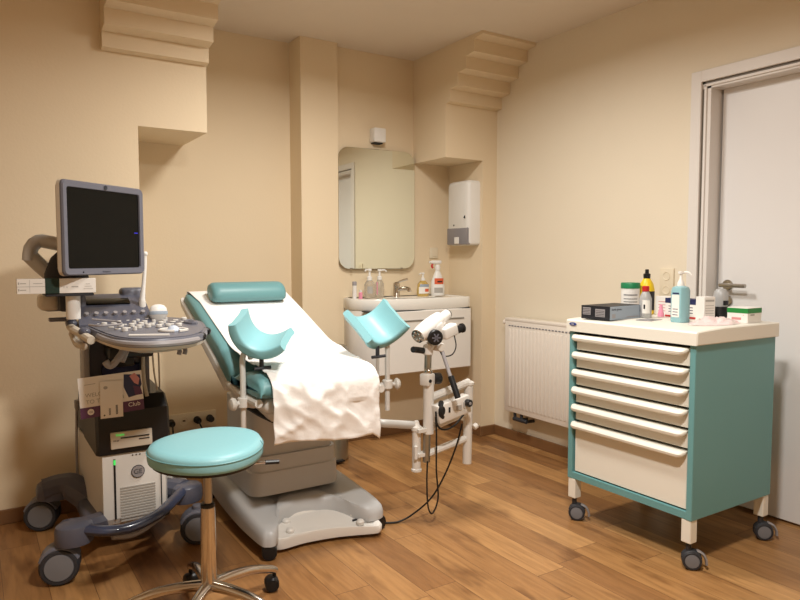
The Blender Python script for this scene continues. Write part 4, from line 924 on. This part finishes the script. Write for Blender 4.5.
def nv(m, dx, dy, h_):
    m.m(1).box(-dx / 2 - .0005, dx / 2 + .0005, -dy / 2 - .0005, dy / 2 + .0005, h_ - .022, h_ + .0005)
    m.m(2).box(-dx / 2 - .0006, dx / 2 + .0006, -dy / 2 - .0006, dy / 2 + .0006, .002, .010)
    m.m(1)
    for k in range(3): fx(m, dx, dy, -dy / 2 + .02, dy / 2 - .02, .025 + k * .012, .028 + k * .012)
carton('supply_box', 'white box with navy top and red base behind the turquoise pump bottle', 'box', 2.69, 1.822, ZT, .07, .175, .086, R(-8), ['card', 'navy_print', 'red'], nv)
bottle('pump_bottle', 'turquoise disinfectant bottle with white pump at the front of the cart', 'pump bottle', (2.495, 1.718, ZT), [('body', 'turq', lambda m: m.loft([[(x * s_, y * s_, z) for x, y in ((.03, .022), (.02, .031), (-.02, .031), (-.03, .022), (-.03, -.022), (-.02, -.031), (.02, -.031), (.03, -.022))] for z, s_ in ((0, .95), (.004, 1), (.132, 1), (.146, .85), (.152, .4))])), ('label', 'card', lambda m: m.box(-.0308, -.0298, -.016, .019, .022, .115)), ('label_print', 'navy_print', lambda m: (m.box(-.0312, -.0305, -.014, .016, .118, .124), [m.box(-.0312, -.0305, -.010, .014, .03 + k * .012, .033 + k * .012) for k in range(3)])), ('pump', 'white', lambda m: (m.lathe([(.015, .15), (.014, .165), (.006, .18), (.005, .20), (.011, .202), (.012, .212), (0, .213)], None, 16), m.tube([(0, 0, .206), (.012, -.024, .208), (.018, -.036, .196)], .0045, 8, 3)))])
def wb(m, dx, dy, h_):
    m.m(1)
    for k in range(5): fy(m, dx, dy, -dx / 2 + .006, dx / 2 - .008, .02 + k * .011, .022 + k * .011)
    fy(m, dx, dy, -dx / 2 + .006, dx / 2 - .006, h_ - .02, h_ - .012)
carton('medicine_box', 'upright white medicine box beside the turquoise pump bottle', 'medicine box', 2.655, 1.707, ZT, .058, .05, .102, R(-14), ['card', 'card_grey'], wb)
bottle('gel_bottle', 'translucent grey upside down gel bottle in a black stand by the door handle', 'gel bottle', (2.775, 1.712, ZT), [('stand', 'black', L((0, 0), (.034, 0), (.034, .03), (.031, .055), (.029, .055), (.029, .01), (0, .01))), ('bottle', 'frost', L((.012, .012), (.020, .03), (.028, .06), (.031, .09), (.029, .118), (.018, .132), (0, .134))), ('label', 'black_print', lab(.062, .082, .0312, 230, 300))])
def gb(m, dx, dy, h_):
    m.m(1).box(-dx / 2 - .0006, dx / 2 + .0006, -dy / 2 - .0006, dy / 2 + .0006, h_ - .022, h_ - .002); m.m(0).box(-dx / 2 + .001, dx / 2 - .001, -dy / 2 + .001, dy / 2 - .001, h_ - .001, h_ + .0003)
    m.m(2); fx(m, dx, dy, dy / 2 - .06, dy / 2 - .02, .012, .022); fx(m, dx, dy, -dy / 2 + .02, dy / 2 - .07, .03, .034)
    m.m(3); fy(m, dx, dy, -dx / 2 + .02, -dx / 2 + .05, .03, .036)
carton('green_band_box', 'low white box with dark green top band at the right end of the cart', 'box', 2.727, 1.576, ZT, .105, .088, .062, R(1), ['card', 'green_print', 'pink', 'card_grey'], gb)
m = MB()
def crump(cx, cy, a, b, h_, sd):
    def f_(u, v):
        r_ = v; t = u * 2 * math.pi; x = cx + a * r_ * math.cos(t); y = cy + b * r_ * math.sin(t)
        n_ = noise.noise(V((x * 40, y * 40, sd))); return V((x, y, ZT + .0008 + max(.0, h_ * (1 - r_ ** 3) * (.55 + .9 * n_))))
    return f_
m.grid(crump(2.56, 1.605, .14, .075, .035, 3.3), 40, 12)
tag(m.build('film_wrapper', 'pinkfilm', None, 180), 'crumpled pinkish film wrapper in front of the green banded box', 'wrapper', base=(2.53, 1.60, ZT))
m = MB(); m.T = TR((2.66, 1.93, ZT)); m.lathe([(0, 0), (.014, 0), (.014, .012), (.009, .03), (.006, .055), (0, .056)], None, 16)
tag(m.build('pink_nozzle', 'pinkcap'), 'small pink cone cap between the white boxes on the cart', 'cap', base=(2.66, 1.93, ZT))
m = MB(); m.prism([(-.05, -.035), (.05, -.035), (.05, .035), (-.05, .035)], ZT - .001, ZT + .0015, Mx=TR((2.47, 1.85, 0), R(10))); tag(m.build('plastic_sleeve', 'smoke'), 'flat shiny plastic sleeve lying left of the turquoise pump bottle', 'plastic sleeve', base=(2.47, 1.85, ZT))

# ------------------------------------------------------------------ lights
def area(name, loc, size, power, col, rot=(0, 0, 0), spread=180):
    l = bpy.data.lights.new(name, 'AREA'); l.shape = 'DISK'; l.size = size; l.energy = power; l.color = col; l.spread = R(spread)
    o = bpy.data.objects.new(name, l); COL.objects.link(o); o.location = loc; o.rotation_euler = rot; return o
WARM = (1, .965, .905)
area('ceiling_lamp', (1.55, 2.4, CZ - .03), .35, 25, WARM, spread=165)
area('ceiling_lamp', (.95, .85, CZ - .03), .25, 42, WARM, spread=165)
wd = bpy.data.worlds.new('world'); bpy.context.scene.world = wd; wd.use_nodes = True
wd.node_tree.nodes['Background'].inputs[0].default_value = (.5, .42, .34, 1); wd.node_tree.nodes['Background'].inputs[1].default_value = .1

# ------------------------------------------------------------------ camera
cam = bpy.data.cameras.new('camera'); co = bpy.data.objects.new('camera', cam); COL.objects.link(co)
cam.sensor_width = 36; cam.sensor_fit = 'HORIZONTAL'; cam.lens = 670 / 800 * 36; cam.clip_start = .05
co.location = (0, 0, 1.2); co.rotation_euler = (R(90) - math.atan(42 / 670), 0, -R(32.7))
s = bpy.context.scene; s.camera = co
s.view_settings.view_transform = 'Standard'; s.view_settings.look = 'None'; s.view_settings.gamma = 1; s.view_settings.exposure = .42
s.view_settings.use_curve_mapping = False
